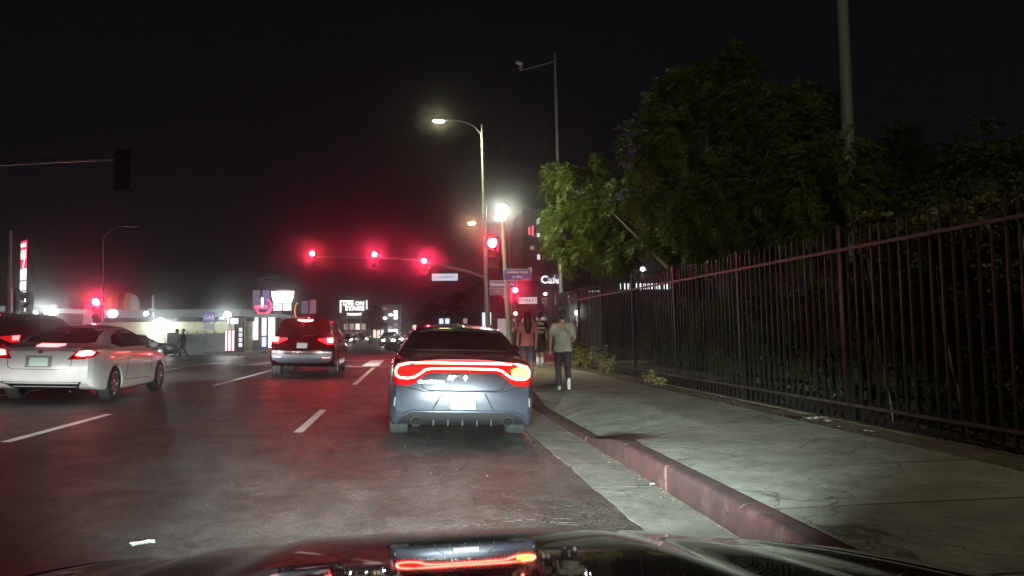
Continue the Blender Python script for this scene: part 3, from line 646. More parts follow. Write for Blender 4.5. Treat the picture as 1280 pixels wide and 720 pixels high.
# --- white coupe
def coupe(label, paint, loc, rz=0., lit='on', front='off', group=None, name='coupe'):
    t = thing(name, label, 'car', loc, rz, group)
    st = [(0.00, sec(.76, .36, .86, .94, .62, .985, .70)),
          (0.10, sec(.82, .30, .89, .97, .66, 1.02, .76)),
          (0.35, sec(.87, .24, .91, .985, .66, 1.05, .80)),
          (0.60, sec(.89, .22, .91, .99, .62, 1.10, .82)),
          (1.05, sec(.90, .20, .90, .98, .56, 1.27, .83)),
          (1.60, sec(.90, .19, .89, .97, .53, 1.39, .83)),
          (2.15, sec(.90, .19, .88, .95, .52, 1.42, .83)),
          (2.65, sec(.90, .19, .86, .93, .53, 1.36, .83)),
          (3.10, sec(.90, .19, .84, .91, .60, 1.15, .83)),
          (3.45, sec(.89, .20, .80, .88, .64, .98, .82)),
          (4.05, sec(.87, .22, .74, .80, .60, .87, .80)),
          (4.40, sec(.80, .26, .64, .70, .52, .75, .74)),
          (4.55, sec(.68, .34, .56, .62, .44, .66, .62))]
    wy = (.98, 3.68)
    me, bvh = body_mesh('body', st, [.14, .10, .02, .0, .04, .10, .12, .12], [.1, .06, 0, 0, .05, .08, .1, .1], [(s*.83, y, .325) for s in (-1, 1) for y in wy], .325, .11)
    PA = paintm(*paint); link('body', me, PA, t, True, 30)
    rg = [(-.50, 1.345), (.50, 1.345), (.60, 1.09), (.52, 1.065), (-.52, 1.065), (-.60, 1.09)]
    patch('rear_window', bvh, 'rear', rg, GLASS, t, .004, .06)
    SEAM = mat('panel_gap', (.006,.006,.007), .9)
    strap('boot_gap', bvh, 'rear', [(-.60, 1.0), (-.52, .86), (-.50, .66), (-.44, .62), (.44, .62), (.50, .66), (.52, .86), (.60, 1.0)], .005, SEAM, t, 0)
    patch('licence_plate', bvh, 'rear', [(-.15, .82), (.15, .82), (.15, .675), (-.15, .675)], PLATEG, t, .012, .06, smooth=False)
    patch('plate_recess', bvh, 'rear', [(-.21, .85), (.21, .85), (.21, .655), (-.21, .655)], mat('recess_grey', (.22,.22,.21), .5), t, .004)
    RL = glow('brake_light_'+lit, (1, .05, .05), {'on': 65, 'dim': 12, 'off': 0}[lit])
    patch('high_brake_light', bvh, 'rear', [(-.20, 1.045), (.20, 1.045), (.18, 1.005), (-.18, 1.005)], glow('high_brake_'+lit, (1,.12,.12), 7 if lit == 'on' else 0), t, .012)
    DF = [(-.66, .40), (.66, .40), (.58, .33), (.50, .24), (-.50, .24), (-.58, .33)]
    patch('diffuser', bvh, 'rear', DF, mat('diffuser_black', (.010,.010,.012), .5, spec=.25), t, .006, .06)
    MB().prism([(0, .04), (.035, .02), (.025, -.04), (-.025, -.04), (-.035, .02)], -.006, .006, TR(0, hit(bvh, 'rear', (0, .915))[0].y-.012, .915)).build('badge', mat('badge_red', (.3,.02,.02), .3, .5), t)
    for s in (-1, 1):
        patch('tail_light', bvh, 'rear', [(s*.44, .79), (s*.56, .93), (s*.74, .955), (s*.815, .93), (s*.815, .86), (s*.70, .80)], REDLENS, t, .006, .04)
        patch('brake_light', bvh, 'rear', [(s*.56, .86), (s*.60, .925), (s*.74, .94), (s*.80, .915), (s*.78, .865), (s*.66, .85)], RL, t, .016, .04)
        patch('lamp_return', bvh, 'side', [(.02, .93), (.30, .915), (.10, .83), (.02, .82)], REDLENS, t, .005, .05, side=s)
        patch('side_window', bvh, 'side', [(1.02, 1.06), (1.28, 1.21), (1.75, 1.30), (2.25, 1.32), (2.62, 1.26), (3.05, 1.06), (3.08, .995), (1.35, .985)], GLASS, t, .003, .07, side=s)
        strap('window_seal', bvh, 'side', [(1.02, 1.06), (1.28, 1.21), (1.75, 1.30), (2.25, 1.32), (2.62, 1.26), (3.05, 1.06)], .007, CHROME if False else DARKTRIM, t, .004, side=s)
        strap('window_pillar', bvh, 'side', [(1.72, .99), (1.66, 1.30)], .016, DARKTRIM, t, .004, side=s)
        strap('door_gap', bvh, 'side', [(1.62, .97), (1.58, .60), (1.50, .36), (2.9, .34)], .005, SEAM, t, 0, side=s)
        strap('door_gap', bvh, 'side', [(3.0, .90), (3.02, .40)], .005, SEAM, t, 0, side=s)
        strap('door_handle', bvh, 'side', [(1.72, .80), (1.92, .80)], .012, PA, t, .022, side=s)
        strap('character_line', bvh, 'side', [(.55, .80), (1.2, .835), (2.2, .80), (3.1, .74)], .008, PA, t, .0, side=s)
        o = MB().ell((s*.98, 2.82, 1.02), (.10, .075, .068), 12, 8).build('door_mirror', PA, t, True)
        MB().tube([(s*.84, 2.84, .96), (s*.94, 2.83, .99)], .02, 6).build('mirror_arm', DARKTRIM, o)
        patch('headlight', bvh, 'front', [(s*.60, .62), (s*.38, .64), (s*.36, .54), (s*.58, .53)], glow('headlight_on', (1,.97,.93), 90) if front == 'on' else mat('headlight_lens', (.6,.6,.62), .1), t, .02)
        for y in wy: wheel(t, s*.785, y, .325, .215, s, spokes=9)
    patch('grille', bvh, 'front', [(-.34, .58), (.34, .58), (.30, .40), (-.30, .40)], DARKTRIM, t, .008)
    patch('windscreen', bvh, 'front', [(-.50, 1.32), (.50, 1.32), (.60, 1.02), (-.60, 1.02)], GLASS, t, .004, .07)
    MB().lathe([(.04, 0), (.045, -.005), (.045, .25), (.036, .25)], 16, TR(.42, hit(bvh, 'rear', (.42, .28))[0].y-.02, .25) @ ROTX(R(-90)), close=True).build('exhaust_tip', CHROME, t, True)
    MB().box(-.66, .66, .5, 4.1, .24, .32).build('underbody', WELL, t)
    return t
white_coupe = coupe('white two-door coupe with lit brake lights in the lane left of the dark red crossover', ('pearl_white_paint', (.66,.66,.65), .05, .30), (-6.38, 14.22, .19), R(.8))
white_coupe.rotation_euler.y = R(2)
proto = coupe('oncoming car with dazzling headlights, left one of the far pair', ('dark_blue_paint', (.03,.035,.05), .4, .3), tuple(at(489, 426, 78).xy)+(0,), R(178), 'off', 'on', 'oncoming cars with headlights on', 'oncoming_car')
c2 = copy_tree(proto); c2.location = (at(510, 425, 88).x, 88, 0); c2['label'] = 'oncoming car with dazzling headlights just left of the grey saloon roof'
for i, (px, y, rz, lab) in enumerate([(441, 92, 176, 'small distant car with headlights on below the lit billboard'), (455, 96, 181, 'far parked car with small headlights under the billboard, right of the other one')]):
    c = copy_tree(proto); p = at(px, 425, y); c.location = (p.x, y, .0); c.rotation_euler = (0, 0, R(rz)); c['label'] = lab
r_ = coupe('red hatchback parked sideways at the lit station forecourt', ('red_paint', (.35,.02,.02), .2, .3), (at(322, 424, 63).x-2, 64, .16), R(-78), 'off', 'off', None, 'parked_car')
d_ = coupe('dark car parked by the yellowish wall beyond the white coupe', ('charcoal_paint', (.015,.02,.022), .3, .3), (at(170, 430, 52).x-2, 51.5, 0), R(-80), 'off', 'off', None, 'parked_car')

# --- our own car: bonnet seen through the windscreen
def ego():
    cx = .20; cx = .08; t = thing('car', 'glossy black bonnet of the nearest car, reflecting red tail lights', 'car', (cx, 2.35, 0))
    def z(x, y):
        a = abs(x); d = y-1.3
        h = 1.018-.177*d-.056*d*d
        h -= (.074 if x > 0 else .040)*(a/.90)**2.6
        h -= .016*sm(.30, .40, a)*(.4+.6*sm(2.2, .7, y))+.010*sm(.52, .56, a)*sm(.76, .70, a)
        if y > 2.12: h -= ((y-2.12)/.28)**2*.20
        return h
    def sheet(x0, x1, y0, y1, nx_, ny_, name, parent, m, th=.012, dz=0.):
        v = []; f = []
        for j in range(ny_+1):
            for i in range(nx_+1):
                x = x0+(x1-x0)*i/nx_; y = y0+(y1-y0)*j/ny_; v.append((x, y-2.35, z(x, y)+dz))
        w = nx_+1; n_ = len(v)
        for j in range(ny_):
            for i in range(nx_): f.append((j*w+i, j*w+i+1, (j+1)*w+i+1, (j+1)*w+i))
        v += [(a, b, c-th) for a, b, c in v]; g = [tuple(q+n_ for q in reversed(F0)) for F0 in f]
        ring = list(range(w))+[j*w+nx_ for j in range(1, ny_+1)]+[ny_*w+i for i in range(nx_-1, -1, -1)]+[j*w for j in range(ny_-1, 0, -1)]
        s = [(ring[q], ring[q]+n_, ring[(q+1)%len(ring)]+n_, ring[(q+1)%len(ring)]) for q in range(len(ring))]
        return MB().add(v, f+g+s).build(name, m, parent, True, 50)
    BL = mat('black_gloss_paint', (.010,.009,.010), .035, .0, coat=0., spec=.30, bump=.004, bscale=3)
    sheet(-.80, .80, .78, 2.38, 60, 60, 'bonnet', t, BL)
    for s in (-1, 1):
        v = []; f = []; ny_ = 36; prof = [(.812, 0), (.87, -.006), (.925, -.022), (.965, -.05), (.99, -.10), (1.0, -.20), (.99, -.42), (.95, -.60)]
        for j in range(ny_+1):
            y = .5+(2.36-.5)*j/ny_
            for (x, d) in prof: v.append((s*x, y-2.35, z(s*.812, y)+.002+d))
        k = len(prof)
        for j in range(ny_):
            for i in range(k-1): f.append((j*k+i, j*k+i+1, (j+1)*k+i+1, (j+1)*k+i))
        MB().add(v, f).build('wing', BL, t, True, 50)
        wheel(t, s*.80, -.75, .34, .22, s)
    fr = MB()
    pts = [(-.93, .0), (-.9, .10), (-.7, .17), (-.35, .21), (0, .22), (.35, .21), (.7, .17), (.9, .10), (.93, .0)]; v = []; f = []
    for zz, o in ((.20, -.02), (.30, .04), (.50, .07), (.62, .05), (.70, -.02)):
        for x, y in pts: v.append((x, y+o-.10, zz))
    for r0 in range(4):
        for i in range(8): f.append((r0*9+i, r0*9+i+1, (r0+1)*9+i+1, (r0+1)*9+i))
    fr.add(v, f).build('bumper', BL, t, True, 50)
    MB().box(-.9, .9, -2.2, -.1, .18, .26).build('underbody', WELL, t)
    HL = glow('low_beam_lens', (1, .98, .95), 6, sample=False)
    for s in (-1, 1):
        h = MB().lathe([(.055, 0), (.055, .02), (.04, .035)], 20, TR(s*.66, .02, .56) @ ROTX(R(-90))).build('headlight', HL, t)
    return t
# ------------------------------------------------------------------ people
def blend(name, mb, m, parent, vox=.012, sm_=4, folds=0.):
    """tapered limbs and volumes fused into one continuous skin"""
    me = mb.mesh(name); o = bpy.data.objects.new('t', me); COL.objects.link(o)
    r = o.modifiers.new('r', 'REMESH'); r.mode = 'VOXEL'; r.voxel_size = vox
    s = o.modifiers.new('s', 'SMOOTH'); s.iterations = sm_; s.factor = .5
    dg = bpy.context.evaluated_depsgraph_get(); me2 = bpy.data.meshes.new_from_object(o.evaluated_get(dg)); bpy.data.objects.remove(o)
    if folds:
        for v in me2.vertices:
            c = v.co; n = noise.noise(Vector((c.x*9, c.y*9, c.z*5)))+.5*noise.noise(Vector((c.x*22, c.y*22, c.z*12+5)))
            v.co = c+v.normal*n*folds
    me2.name = name
    return link(name, me2, m, parent, True)
def person(label, loc, rz, h=1.75, shirt=None, trousers=None, shoes=None, hair=None, skin=None, pose='walk', longhair=False, sleeves='short', legs='long', vox=.013, cat='person', group=None, build=1., skirt=False, detail=True):
    """faces +y. loc is the point between the feet on the ground"""
    t = thing('person', label, cat, loc, rz, group); k = h/1.75; B = build
    V = lambda x, y, z: Vector((x*k, y*k, z*k))
    P = {'walk': dict(hipR=V(.09,0,.92), kneeR=V(.10,.06,.50), ankR=V(.085,-.30,.235), toeR=V(.09,-.25,.11), hipL=V(-.09,0,.92), kneeL=V(-.10,.07,.50), ankL=V(-.09,.03,.085), toeL=V(-.10,.18,.035),
                      shR=V(.185,0,1.42), elR=V(.27,-.05,1.14), wrR=V(.20,.17,1.05), shL=V(-.185,0,1.42), elL=V(-.275,-.03,1.14), wrL=V(-.27,.06,.89)),
         'stand': dict(hipR=V(.09,0,.92), kneeR=V(.10,.02,.50), ankR=V(.10,-.01,.085), toeR=V(.12,.14,.035), hipL=V(-.09,0,.92), kneeL=V(-.10,.02,.50), ankL=V(-.10,-.01,.085), toeL=V(-.12,.14,.035),
                      shR=V(.18,0,1.42), elR=V(.25,-.02,1.14), wrR=V(.25,.07,.89), shL=V(-.18,0,1.42), elL=V(-.25,-.02,1.14), wrL=V(-.25,.07,.89)),
         'step': dict(hipR=V(.09,0,.92), kneeR=V(.10,.14,.53), ankR=V(.09,.16,.09), toeR=V(.09,.31,.06), hipL=V(-.09,0,.92), kneeL=V(-.09,-.02,.50), ankL=V(-.08,-.24,.13), toeL=V(-.08,-.10,.035),
                      shR=V(.18,0,1.42), elR=V(.24,-.10,1.16), wrR=V(.25,-.06,.91), shL=V(-.18,0,1.42), elL=V(-.24,.05,1.16), wrL=V(-.22,.22,1.00))}[pose]
    b = MB()
    T = lambda mb, pts, rr, n=12: mb.tube(pts, [x*k for x in rr], n, round_=True)
    # torso, neck, head
    T(b, [V(0,0,.93), V(0,.0,1.10), V(0,-.01,1.28), V(0,0,1.40)], [.125*B, .115*B, .135*B, .10])
    for s in (-1, 1):
        T(b, [V(.06*s,0,.95), V(.07*s,-.01,1.2), V(.10*s,-.01,1.38)], [.10*B, .085*B, .08])
    T(b, [P['shL'], V(0,-.01,1.44), P['shR']], [.062, .06, .062])
    T(b, [V(0,-.005,1.42), V(0,.015,1.55)], [.058, .055])
    b.ell(V(0,.02,1.655), (.077*k, .098*k, .115*k), 20, 14); b.ell(V(0,.05,1.60), (.055*k, .06*k, .065*k), 14, 10)
    b.tube([V(0,.105,1.66), V(0,.132,1.625)], [.010*k, .017*k], 8, round_=True)                       # nose
    for s in (-1, 1): b.ell(V(.078*s,.012,1.65), (.012*k, .022*k, .034*k), 10, 8)                     # ears
    for q in 'LR':
        s = 1 if q == 'R' else -1
        T(b, [P['hip'+q], (P['hip'+q]*.55+P['knee'+q]*.45), P['knee'+q], P['knee'+q]*.6+P['ank'+q]*.4, P['ank'+q]], [.088*B, .075*B, .054, .052, .036])
        T(b, [P['ank'+q], P['toe'+q]], [.036, .028])
        T(b, [P['sh'+q], P['el'+q], P['el'+q]*.6+P['wr'+q]*.4, P['wr'+q]], [.052*B, .040, .039, .027])
        d = (P['wr'+q]-P['el'+q]).normalized(); side = Vector((s, 0, 0)); fw = d.cross(side).normalized()*s
        pal = P['wr'+q]+d*.045*k
        b.tube([P['wr'+q]+d*.01, pal, P['wr'+q]+d*.085*k], [.024*k, .034*k, .032*k], 10, round_=True, sq=.55)
        if detail:
            across = d.cross(side).normalized()
            for i, ln in enumerate((.070, .080, .074, .058)):
                o = P['wr'+q]+d*.085*k+across*(.026-.0175*i)*k; c = -side*.018*k
                b.tube([o, o+d*ln*.55*k+c*.3, o+d*ln*.85*k+c*1.3], [.0095*k, .0088*k, .0075*k], 7, round_=True)
            o = P['wr'+q]+d*.03*k+across*.03*k
            b.tube([o, o+(d*.03+across*.03)*k, o+(d*.062+across*.036)*k-side*.008*k], [.012*k, .011*k, .009*k], 7, round_=True)
    body = blend('body', b, skin, t, min(vox, .0085) if detail else vox, 2)
    # face
    if detail:
        for s in (-1, 1):
            MB().ell(V(.030*s,.104,1.665), (.011*k, .008*k, .008*k), 8, 6).build('eye', mat('eye_white', (.6,.6,.6), .3), t)
        MB().ell(V(0,.108,1.592), (.024*k, .010*k, .007*k), 10, 6).build('mouth', mat('lips', (.30,.12,.10), .5), t)
    if shirt:
        c = MB()
        T(c, [V(0,0,.76), V(0,0,.90), V(0,0,1.05), V(0,-.01,1.28), V(0,0,1.385)], [.160*B, .158*B, .142*B, .150*B, .10])
        for s in (-1, 1): T(c, [V(.080*s,0,.76), V(.078*s,0,.92), V(.082*s,-.01,1.2), V(.110*s,-.01,1.370)], [.122*B, .120*B, .100*B, .085])
        T(c, [P['shL'], V(0,-.01,1.435), P['shR']], [.070, .062, .070])
        for q in 'LR':
            e = .62 if sleeves == 'short' else 1.
            T(c, [P['sh'+q], P['sh'+q].lerp(P['el'+q], e)], [.072*B, (.072 if e < 1 else .056)*B])
            if sleeves == 'long': T(c, [P['el'+q], P['wr'+q]], [.052, .040])
        so = blend('shirt', c, shirt, t, vox, 3, .0065)
        bm = bmesh.new(); bm.from_mesh(so.data); arms = [v for v in bm.verts if abs(v.co.x) < .235*k*B]
        bm.verts.ensure_lookup_table(); gone = [v for v in arms if v.co.z < .850*k+.008*math.sin(v.co.x*17)]; bmesh.ops.delete(bm, geom=gone, context='VERTS'); bm.to_mesh(so.data); bm.free()
    if trousers:
        c = MB()
        T(c, [V(-.05,0,.95), V(.05,0,.95)], [.136*B, .136*B])
        e = {'long': 1., 'short': .0}[legs] if legs in ('long', 'short') else 1
        for q in 'LR':
            if legs == 'long':
                T(c, [P['hip'+q], P['hip'+q].lerp(P['knee'+q], .5), P['knee'+q], P['knee'+q].lerp(P['ank'+q], .5), P['ank'+q].lerp(P['knee'+q], .08)], [.108*B, .092*B, .074, .066, .060])
            else: T(c, [P['hip'+q], P['knee'+q].lerp(P['hip'+q], .05)], [.112*B, .095*B])
        blend('trousers', c, trousers, t, vox, 3, .006)
    if shoes:
        for q in 'LR':
            a = P['ank'+q]; o = P['toe'+q]; d = (o-a); d.normalize(); heel = a+Vector((0,0,-.035*k))-Vector((d.x, d.y, 0))*.03*k
            c = MB(); c.tube([heel, a.lerp(o, .45)+Vector((0,0,-.012*k)), o+d*.05*k], [.042*k, .046*k, .036*k], 12, round_=True, sq=.85); c.tube([a+Vector((0,0,.02*k)), heel], [.042*k, .042*k], 10, round_=True)
            blend('shoe', c, shoes, t, .010, 2)
    if hair:
        c = MB(); c.ell(V(0,-.008,1.692), (.090*k, .104*k, .100*k), 18, 12); c.ell(V(0,-.045,1.64), (.078*k, .062*k, .085*k), 16, 10)
        if longhair: T(c, [V(0,-.04,1.68), V(0,-.085,1.52), V(0,-.125,1.34), V(0,-.135,1.20)], [.088, .10, .095, .055]); T(c, [V(-.05,-.04,1.62), V(-.07,-.09,1.4)], [.06, .05]); T(c, [V(.05,-.04,1.62), V(.07,-.09,1.4)], [.06, .05])
        blend('hair', c, hair, t, .010, 2, .006)
    return t
SK = mat('skin_tan', (.42,.24,.16), .5, var=.12, vscale=18); SKD = mat('skin_brown', (.26,.14,.09), .5, var=.12, vscale=18)
HB = mat('hair_black', (.012,.010,.009), .45, var=.5, vscale=60, bump=.5, bscale=90)
cl = lambda n, c: mat(n, c, .85, var=.22, vscale=9, bump=.35, bscale=220)
Z0 = .14
p = person('man in a grey t-shirt and dark trousers walking away beside the fence, one heel lifted', (3.10, 15.35, Z0), R(-4), 1.63, cl('grey_tee', (.33,.30,.26)), cl('dark_trousers', (.030,.018,.028)), cl('white_shoe', (.30,.30,.29)), HB, SK, 'walk', build=1.08)
q = person('woman with long dark hair in a glare-red top, just past the grey saloon', (3.02, 19.6, Z0), R(3), 1.72, cl('glare_red_top', (.50,.15,.15)), cl('dark_jeans', (.05,.05,.07)), cl('black_shoe', (.03,.03,.03)), HB, SK, 'stand', longhair=True, sleeves='short', build=.9)  # red glare on a pale top is put into its colour
r3 = person('man in a black t-shirt with white lettering on the back, wearing white socks', (4.30, 25.2, Z0), R(0), 1.84, cl('black_tee', (.016,.016,.018)), cl('black_shorts', (.02,.02,.022)), cl('white_shoe', (.30,.30,.29)), HB, SKD, 'step', legs='short', build=1.05)
TW = mat('tee_print_white', (.8,.8,.78), .7)
for s_, z_, w_ in (('TW', 1.44, .13), ('WORK', 1.30, .09), ('CO', 1.17, .12)):
    text('back_print', s_, w_, TW, r3, TR(0, -.205, z_), .012, sx=1.2)
for s in (-1, 1):
    MB().tube([(s*.095*1.05, .15 if s > 0 else -.24, .13), (s*.095*1.05, .165 if s > 0 else -.2, .33)], [.052, .060], 10).build('sock', cl('white_sock', (.7,.7,.7)), r3)
person('bystander in a brown top standing against the far corner, left of the black t-shirt man', (at(666, 430, 30).x, 30.5, .02), R(180), 1.72, cl('brown_top', (.16,.09,.06)), cl('dark_jeans', (.05,.05,.07)), cl('black_shoe', (.03,.03,.03)), HB, SKD, 'stand', detail=False, vox=.02)
for i, (px, y, lab) in enumerate([(713, 34, 'person in dark clothes at the corner, left of the pair by the bright lamp'), (719, 35, 'person in dark clothes at the corner, nearest the end of the fence'), (731 if False else 708, 37, 'person in a dark hooded top farthest back at the corner')]):
    person(lab, (at(px, 430, y).x, y, .0), R([170, 20, 95][i]), [1.68, 1.76, 1.62][i], cl('dark_top_'+'abc'[i], [(.05,.03,.05), (.03,.03,.04), (.08,.05,.06)][i]), cl('dark_jeans', (.05,.05,.07)), cl('black_shoe', (.03,.03,.03)), HB, SKD, 'stand', sleeves='long', detail=False, vox=.02, group='people waiting on the far side of the fence')
person('person in dark clothes standing behind the traffic signal post near the red light', (at(651, 430, 33).x-.35, 33, .0), R(160), 1.72, cl('dark_top_b', (.03,.03,.04)), cl('dark_jeans', (.05,.05,.07)), cl('black_shoe', (.03,.03,.03)), HB, SKD, 'stand', sleeves='long', detail=False, vox=.02)
for i, (px, lab) in enumerate([(221, 'pedestrian in a grey top by the low wall at the left, the left of two'), (229, 'pedestrian in black by the low wall at the left, the right of two')]):
    person(lab, (at(px, 430, 50).x, 50, .0), R(80+30*i), 1.7, cl('grey_hood' if i == 0 else 'dark_top_b', (.14,.13,.12)), cl('dark_jeans', (.05,.05,.07)), cl('black_shoe', (.03,.03,.03)), HB, SKD, 'step', sleeves='long', detail=False, vox=.02)
# ------------------------------------------------------------------ signals, poles and lamps
GALV = mat('galvanised_steel', (.34,.35,.35), .45, .7, var=.3, vscale=4, bump=.1, bscale=30)
CONCP = mat('concrete_pole', (.33,.31,.29), .8, var=.25, vscale=5, bump=.2, bscale=60)
HOUS = mat('signal_housing', (.015,.016,.015), .5, coat=.3)
REDL = glow('red_signal_lens', (1, .03, .09), RED_S)
REDS = glow('small_red_signal_lens', (1, .04, .08), RED_S*.6)
OFFR = mat('unlit_lens_red', (.06,.004,.004), .2); OFFA = mat('unlit_lens_amber', (.07,.035,.003), .2); OFFG = mat('unlit_lens_green', (.003,.05,.03), .2)
def head(parent, loc, rz=0., lit='red', scale=1., name='signal_head', lens=None):
    t = bpy.data.objects.new(name, None); COL.objects.link(t); t.parent = parent; t.location = loc; t.rotation_euler = (0, 0, rz); t.scale = (scale,)*3; t.empty_display_size = .1
    b = MB()
    for k in range(3): b.box(-.17, .17, 0, .18, .355-.355*k-.172, .355-.355*k+.172, b=.02)
    b.box(-.24, .24, .19, .196, -.62, .62)
    b.build('housing', HOUS, t)
    for k, (m_on, m_off) in enumerate(((lens or REDL, OFFR), (OFFA, OFFA), (OFFG, OFFG))):
        z = .355-.355*k; l = MB().lathe([(.145, 0), (.145, .012), (.10, .028), (.04, .036)], 20, TR(0, -.002, z) @ ROTX(R(90)))
        l.build('lens', m_on if (k == 0 and lit == 'red') else m_off, t, True)
        v = []; f = []; n = 14
        for i in range(n+1):
            a = R(-25)+R(230)*i/n; x, zz = .158*math.cos(a), .158*math.sin(a)
            v += [(x, 0, z+zz), (x, -.22+.10*(1-math.sin(max(0, min(math.pi, a)))), z+zz), (x*1.03, -.22+.10*(1-math.sin(max(0, min(math.pi, a)))), z+zz*1.03), (x*1.03, 0, z+zz*1.03)]
        for i in range(n):
            for q in range(4): f.append((4*i+q, 4*i+(q+1)%4, 4*i+4+(q+1)%4, 4*i+4+q))
        MB().add(v, f).build('visor', HOUS, t)
    return t
BLUE = mat('street_sign_blue', (.10,.10,.45), .4); WHITE = mat('sign_white', (.8,.8,.8), .4)
def street_sign(parent, loc, w, h, lines, rz=0., m=BLUE, lit=0.):
    t = bpy.data.objects.new('street_sign', None); COL.objects.link(t); t.parent = parent; t.location = loc; t.rotation_euler = (0, 0, rz)
    MB().box(-w/2, w/2, 0, .03, -h/2, h/2).build('panel', m, t)
    MB().box(-w/2-.015, w/2+.015, .004, .024, -h/2-.015, h/2+.015).build('border', WHITE, t)
    for (s, x, z, sz) in lines: text('lettering', s, sz, WHITE, t, TR(x, -.006, z), .003, bold=.004)
    return t
def lean(x, y, z0, h): return [(x, y, z0), (x-.014*h, y, z0+h)]
# near-right pole: street lamp on top, one signal head on its side
t = thing('street_lamp', 'tall lamp pole with a lit yellowish lamp high on a curved arm', 'street lamp', (2.78, 27.0, .13))
H_ = 8.7; xt = -.17
MB().tube([(0,0,0), (xt*.5,0,H_*.5), (xt,0,H_)], [.10, .080, .055], 14).build('pole', GALV, t, True)
MB().tube([(0,0,0), (0,0,.35)], [.17, .14], 14).build('pole_base', GALV, t, True)
arm = [(xt, 0, H_-.35)]+[(xt-1.42*math.sin(a*.1*math.pi/2)*1.0, 0, H_-.35+.62*(1-math.cos(a*.1*math.pi/2))**.0*math.sin(a*.1*math.pi/2)) for a in range(1, 11)]
arm = [(xt, 0, H_-.40), (xt-.25, 0, H_-.10), (xt-.55, 0, H_+.06), (xt-.95, 0, H_+.13), (xt-1.25, 0, H_+.13)]
MB().tube(arm, [.035, .03, .028, .026, .025], 8).build('arm', GALV, t, True)
lh = MB().ell((xt-1.50, 0, H_+.13), (.30, .14, .07), 16, 8).build('lamp_head', mat('lamp_grey', (.3,.3,.3), .5), t, True)
MB().ell((xt-1.55, 0, H_+.085), (.21, .11, .055), 16, 8).build('lamp_lens', glow('sodium_led_lens', (1, .95, .50), 110), t, True)
lamp('lamp_light', (xt-1.55, 0, H_-.02), 2600, (1, .95, .55), .12, 'SPOT', (xt+2.2, 1.0, H_-6.3), 118, .6, parent=t)
head(t, (.13, -.20, 4.0), R(0), lens=glow('near_red_signal_lens', (1, .03, .09), RED_S*.4)); MB().box(-.05, .12, -.08, .02, 3.55, 3.62).build('bracket', GALV, t)
# thick signal post with bright globe lamp and street names
t = thing('street_lamp', 'thick post with a blazing white globe lamp on top and blue street name signs', 'street lamp', (3.76, 28.5, .13))
g = at(628, 264, 28.5)
MB().tube([(0,0,0), ((g.x-3.76)*.5, 0, (g.z-.5)*.5), (g.x-3.76, 0, g.z-.45)], [.115, .095, .075], 14).build('pole', CONCP, t, True)
MB().tube([(0,0,0), (0,0,.5)], [.18, .15], 14).build('pole_base', CONCP, t, True)
GL = glow('white_globe_lamp', (.88, 1, .80), 210)
MB().ell((g.x-3.76, 0, g.z-.13), (.22, .22, .26), 20, 12).build('globe', GL, t, True)
MB().lathe([(.13, 0), (.15, .06), (.10, .12)], 16, TR(g.x-3.76, 0, g.z-.50)).build('globe_collar', CONCP, t, True)
s1 = at(647, 343, 28.3); s2 = at(627, 356, 28.7)
street_sign(t, (s1.x-3.76, -.16, s1.z-.13), 1.02, .40, [('Louisiana Const', -.0, .09, .125), ("Jr. Blvd", 0, -.09, .125)], R(3))
street_sign(t, (s2.x-3.76, -.05, s2.z-.13), 1.10, .26, [('Normandie Av', 0, 0, .15)], R(-2))
street_sign(t, (s2.x-3.76-.2, .03, s2.z-.40), .55, .22, [('3961', 0, 0, .13)], R(-2), mat('sign_lilac', (.38,.32,.62), .4))
# the next lamp of the row, behind the camera
t = thing('street_lamp', 'warm street lamp behind the camera, outside the photo', 'street lamp', (3.0, -9.0, .13))
MB().tube([(0,0,0), (0,0,8.7)], [.10, .055], 12).build('pole', GALV, t, True); MB().tube([(0,0,8.4), (-.8,0,8.85), (-1.4,0,8.9)], [.035,.03,.03], 8).build('arm', GALV, t, True)
MB().ell((-1.7,0,8.9), (.30,.14,.07), 16, 8).build('lamp_head', MATS['lamp_grey'], t, True); MB().ell((-1.7,0,8.855), (.21,.11,.055), 16, 8).build('lamp_lens', MATS['sodium_led_lens'], t, True)
lamp('lamp_light', (-1.7, 0, 8.75), STREET, (1, .93, .60), .12, 'SPOT', (7.5, 24, 6.3), 80, .9, parent=t)
# far mast arm with three heads
t = thing('traffic_signal', 'long mast arm with three red lights hung over the far side of the crossing', 'traffic signal', (5.55, 55, .13))
gp = lambda px, py: at(px, py, 55)-Vector((5.55, 55, .13))
MB().tube([(0,0,0), (gp(611,352).x, 0, gp(611,352).z+.5)], [.16, .11], 14).build('pole', GALV, t, True)
ap = [gp(611, 348), gp(590, 341), gp(568, 335), gp(545, 330), gp(520, 325.5), gp(492, 323), gp(460, 322), gp(430, 321.5), gp(394, 321)]
MB().tube(ap, [.115, .11, .105, .10, .09, .08, .065, .055, .045], 12).build('mast_arm', mat('lit_arm_tint', (.55,.53,.52), .5), t, True)  # light falling on the arm is put into this paler colour
for (px, py, ls) in ((530, 326.5, REDL), (468.5, 318.5, REDL), (391, 317.5, REDS)):
    c = gp(px, py); head(t, (c.x, -.25, c.z-.355), R(0), 'red', 1.0, lens=ls)
sp = gp(556, 346.5); street_sign(t, (sp.x, -.05, sp.z), 1.85, .50, [('Normandie Av', -.08, .02, .26)], R(0), mat('sign_white_blue', (.55,.58,.75), .4, emit=(.75,.8,1), es=.75))
for dx in (-.6, .6): MB().tube([(sp.x+dx, 0, sp.z+.22), (sp.x+dx, 0, sp.z+.62-.12*dx)], .012, 6).build('hanger', GALV, t)
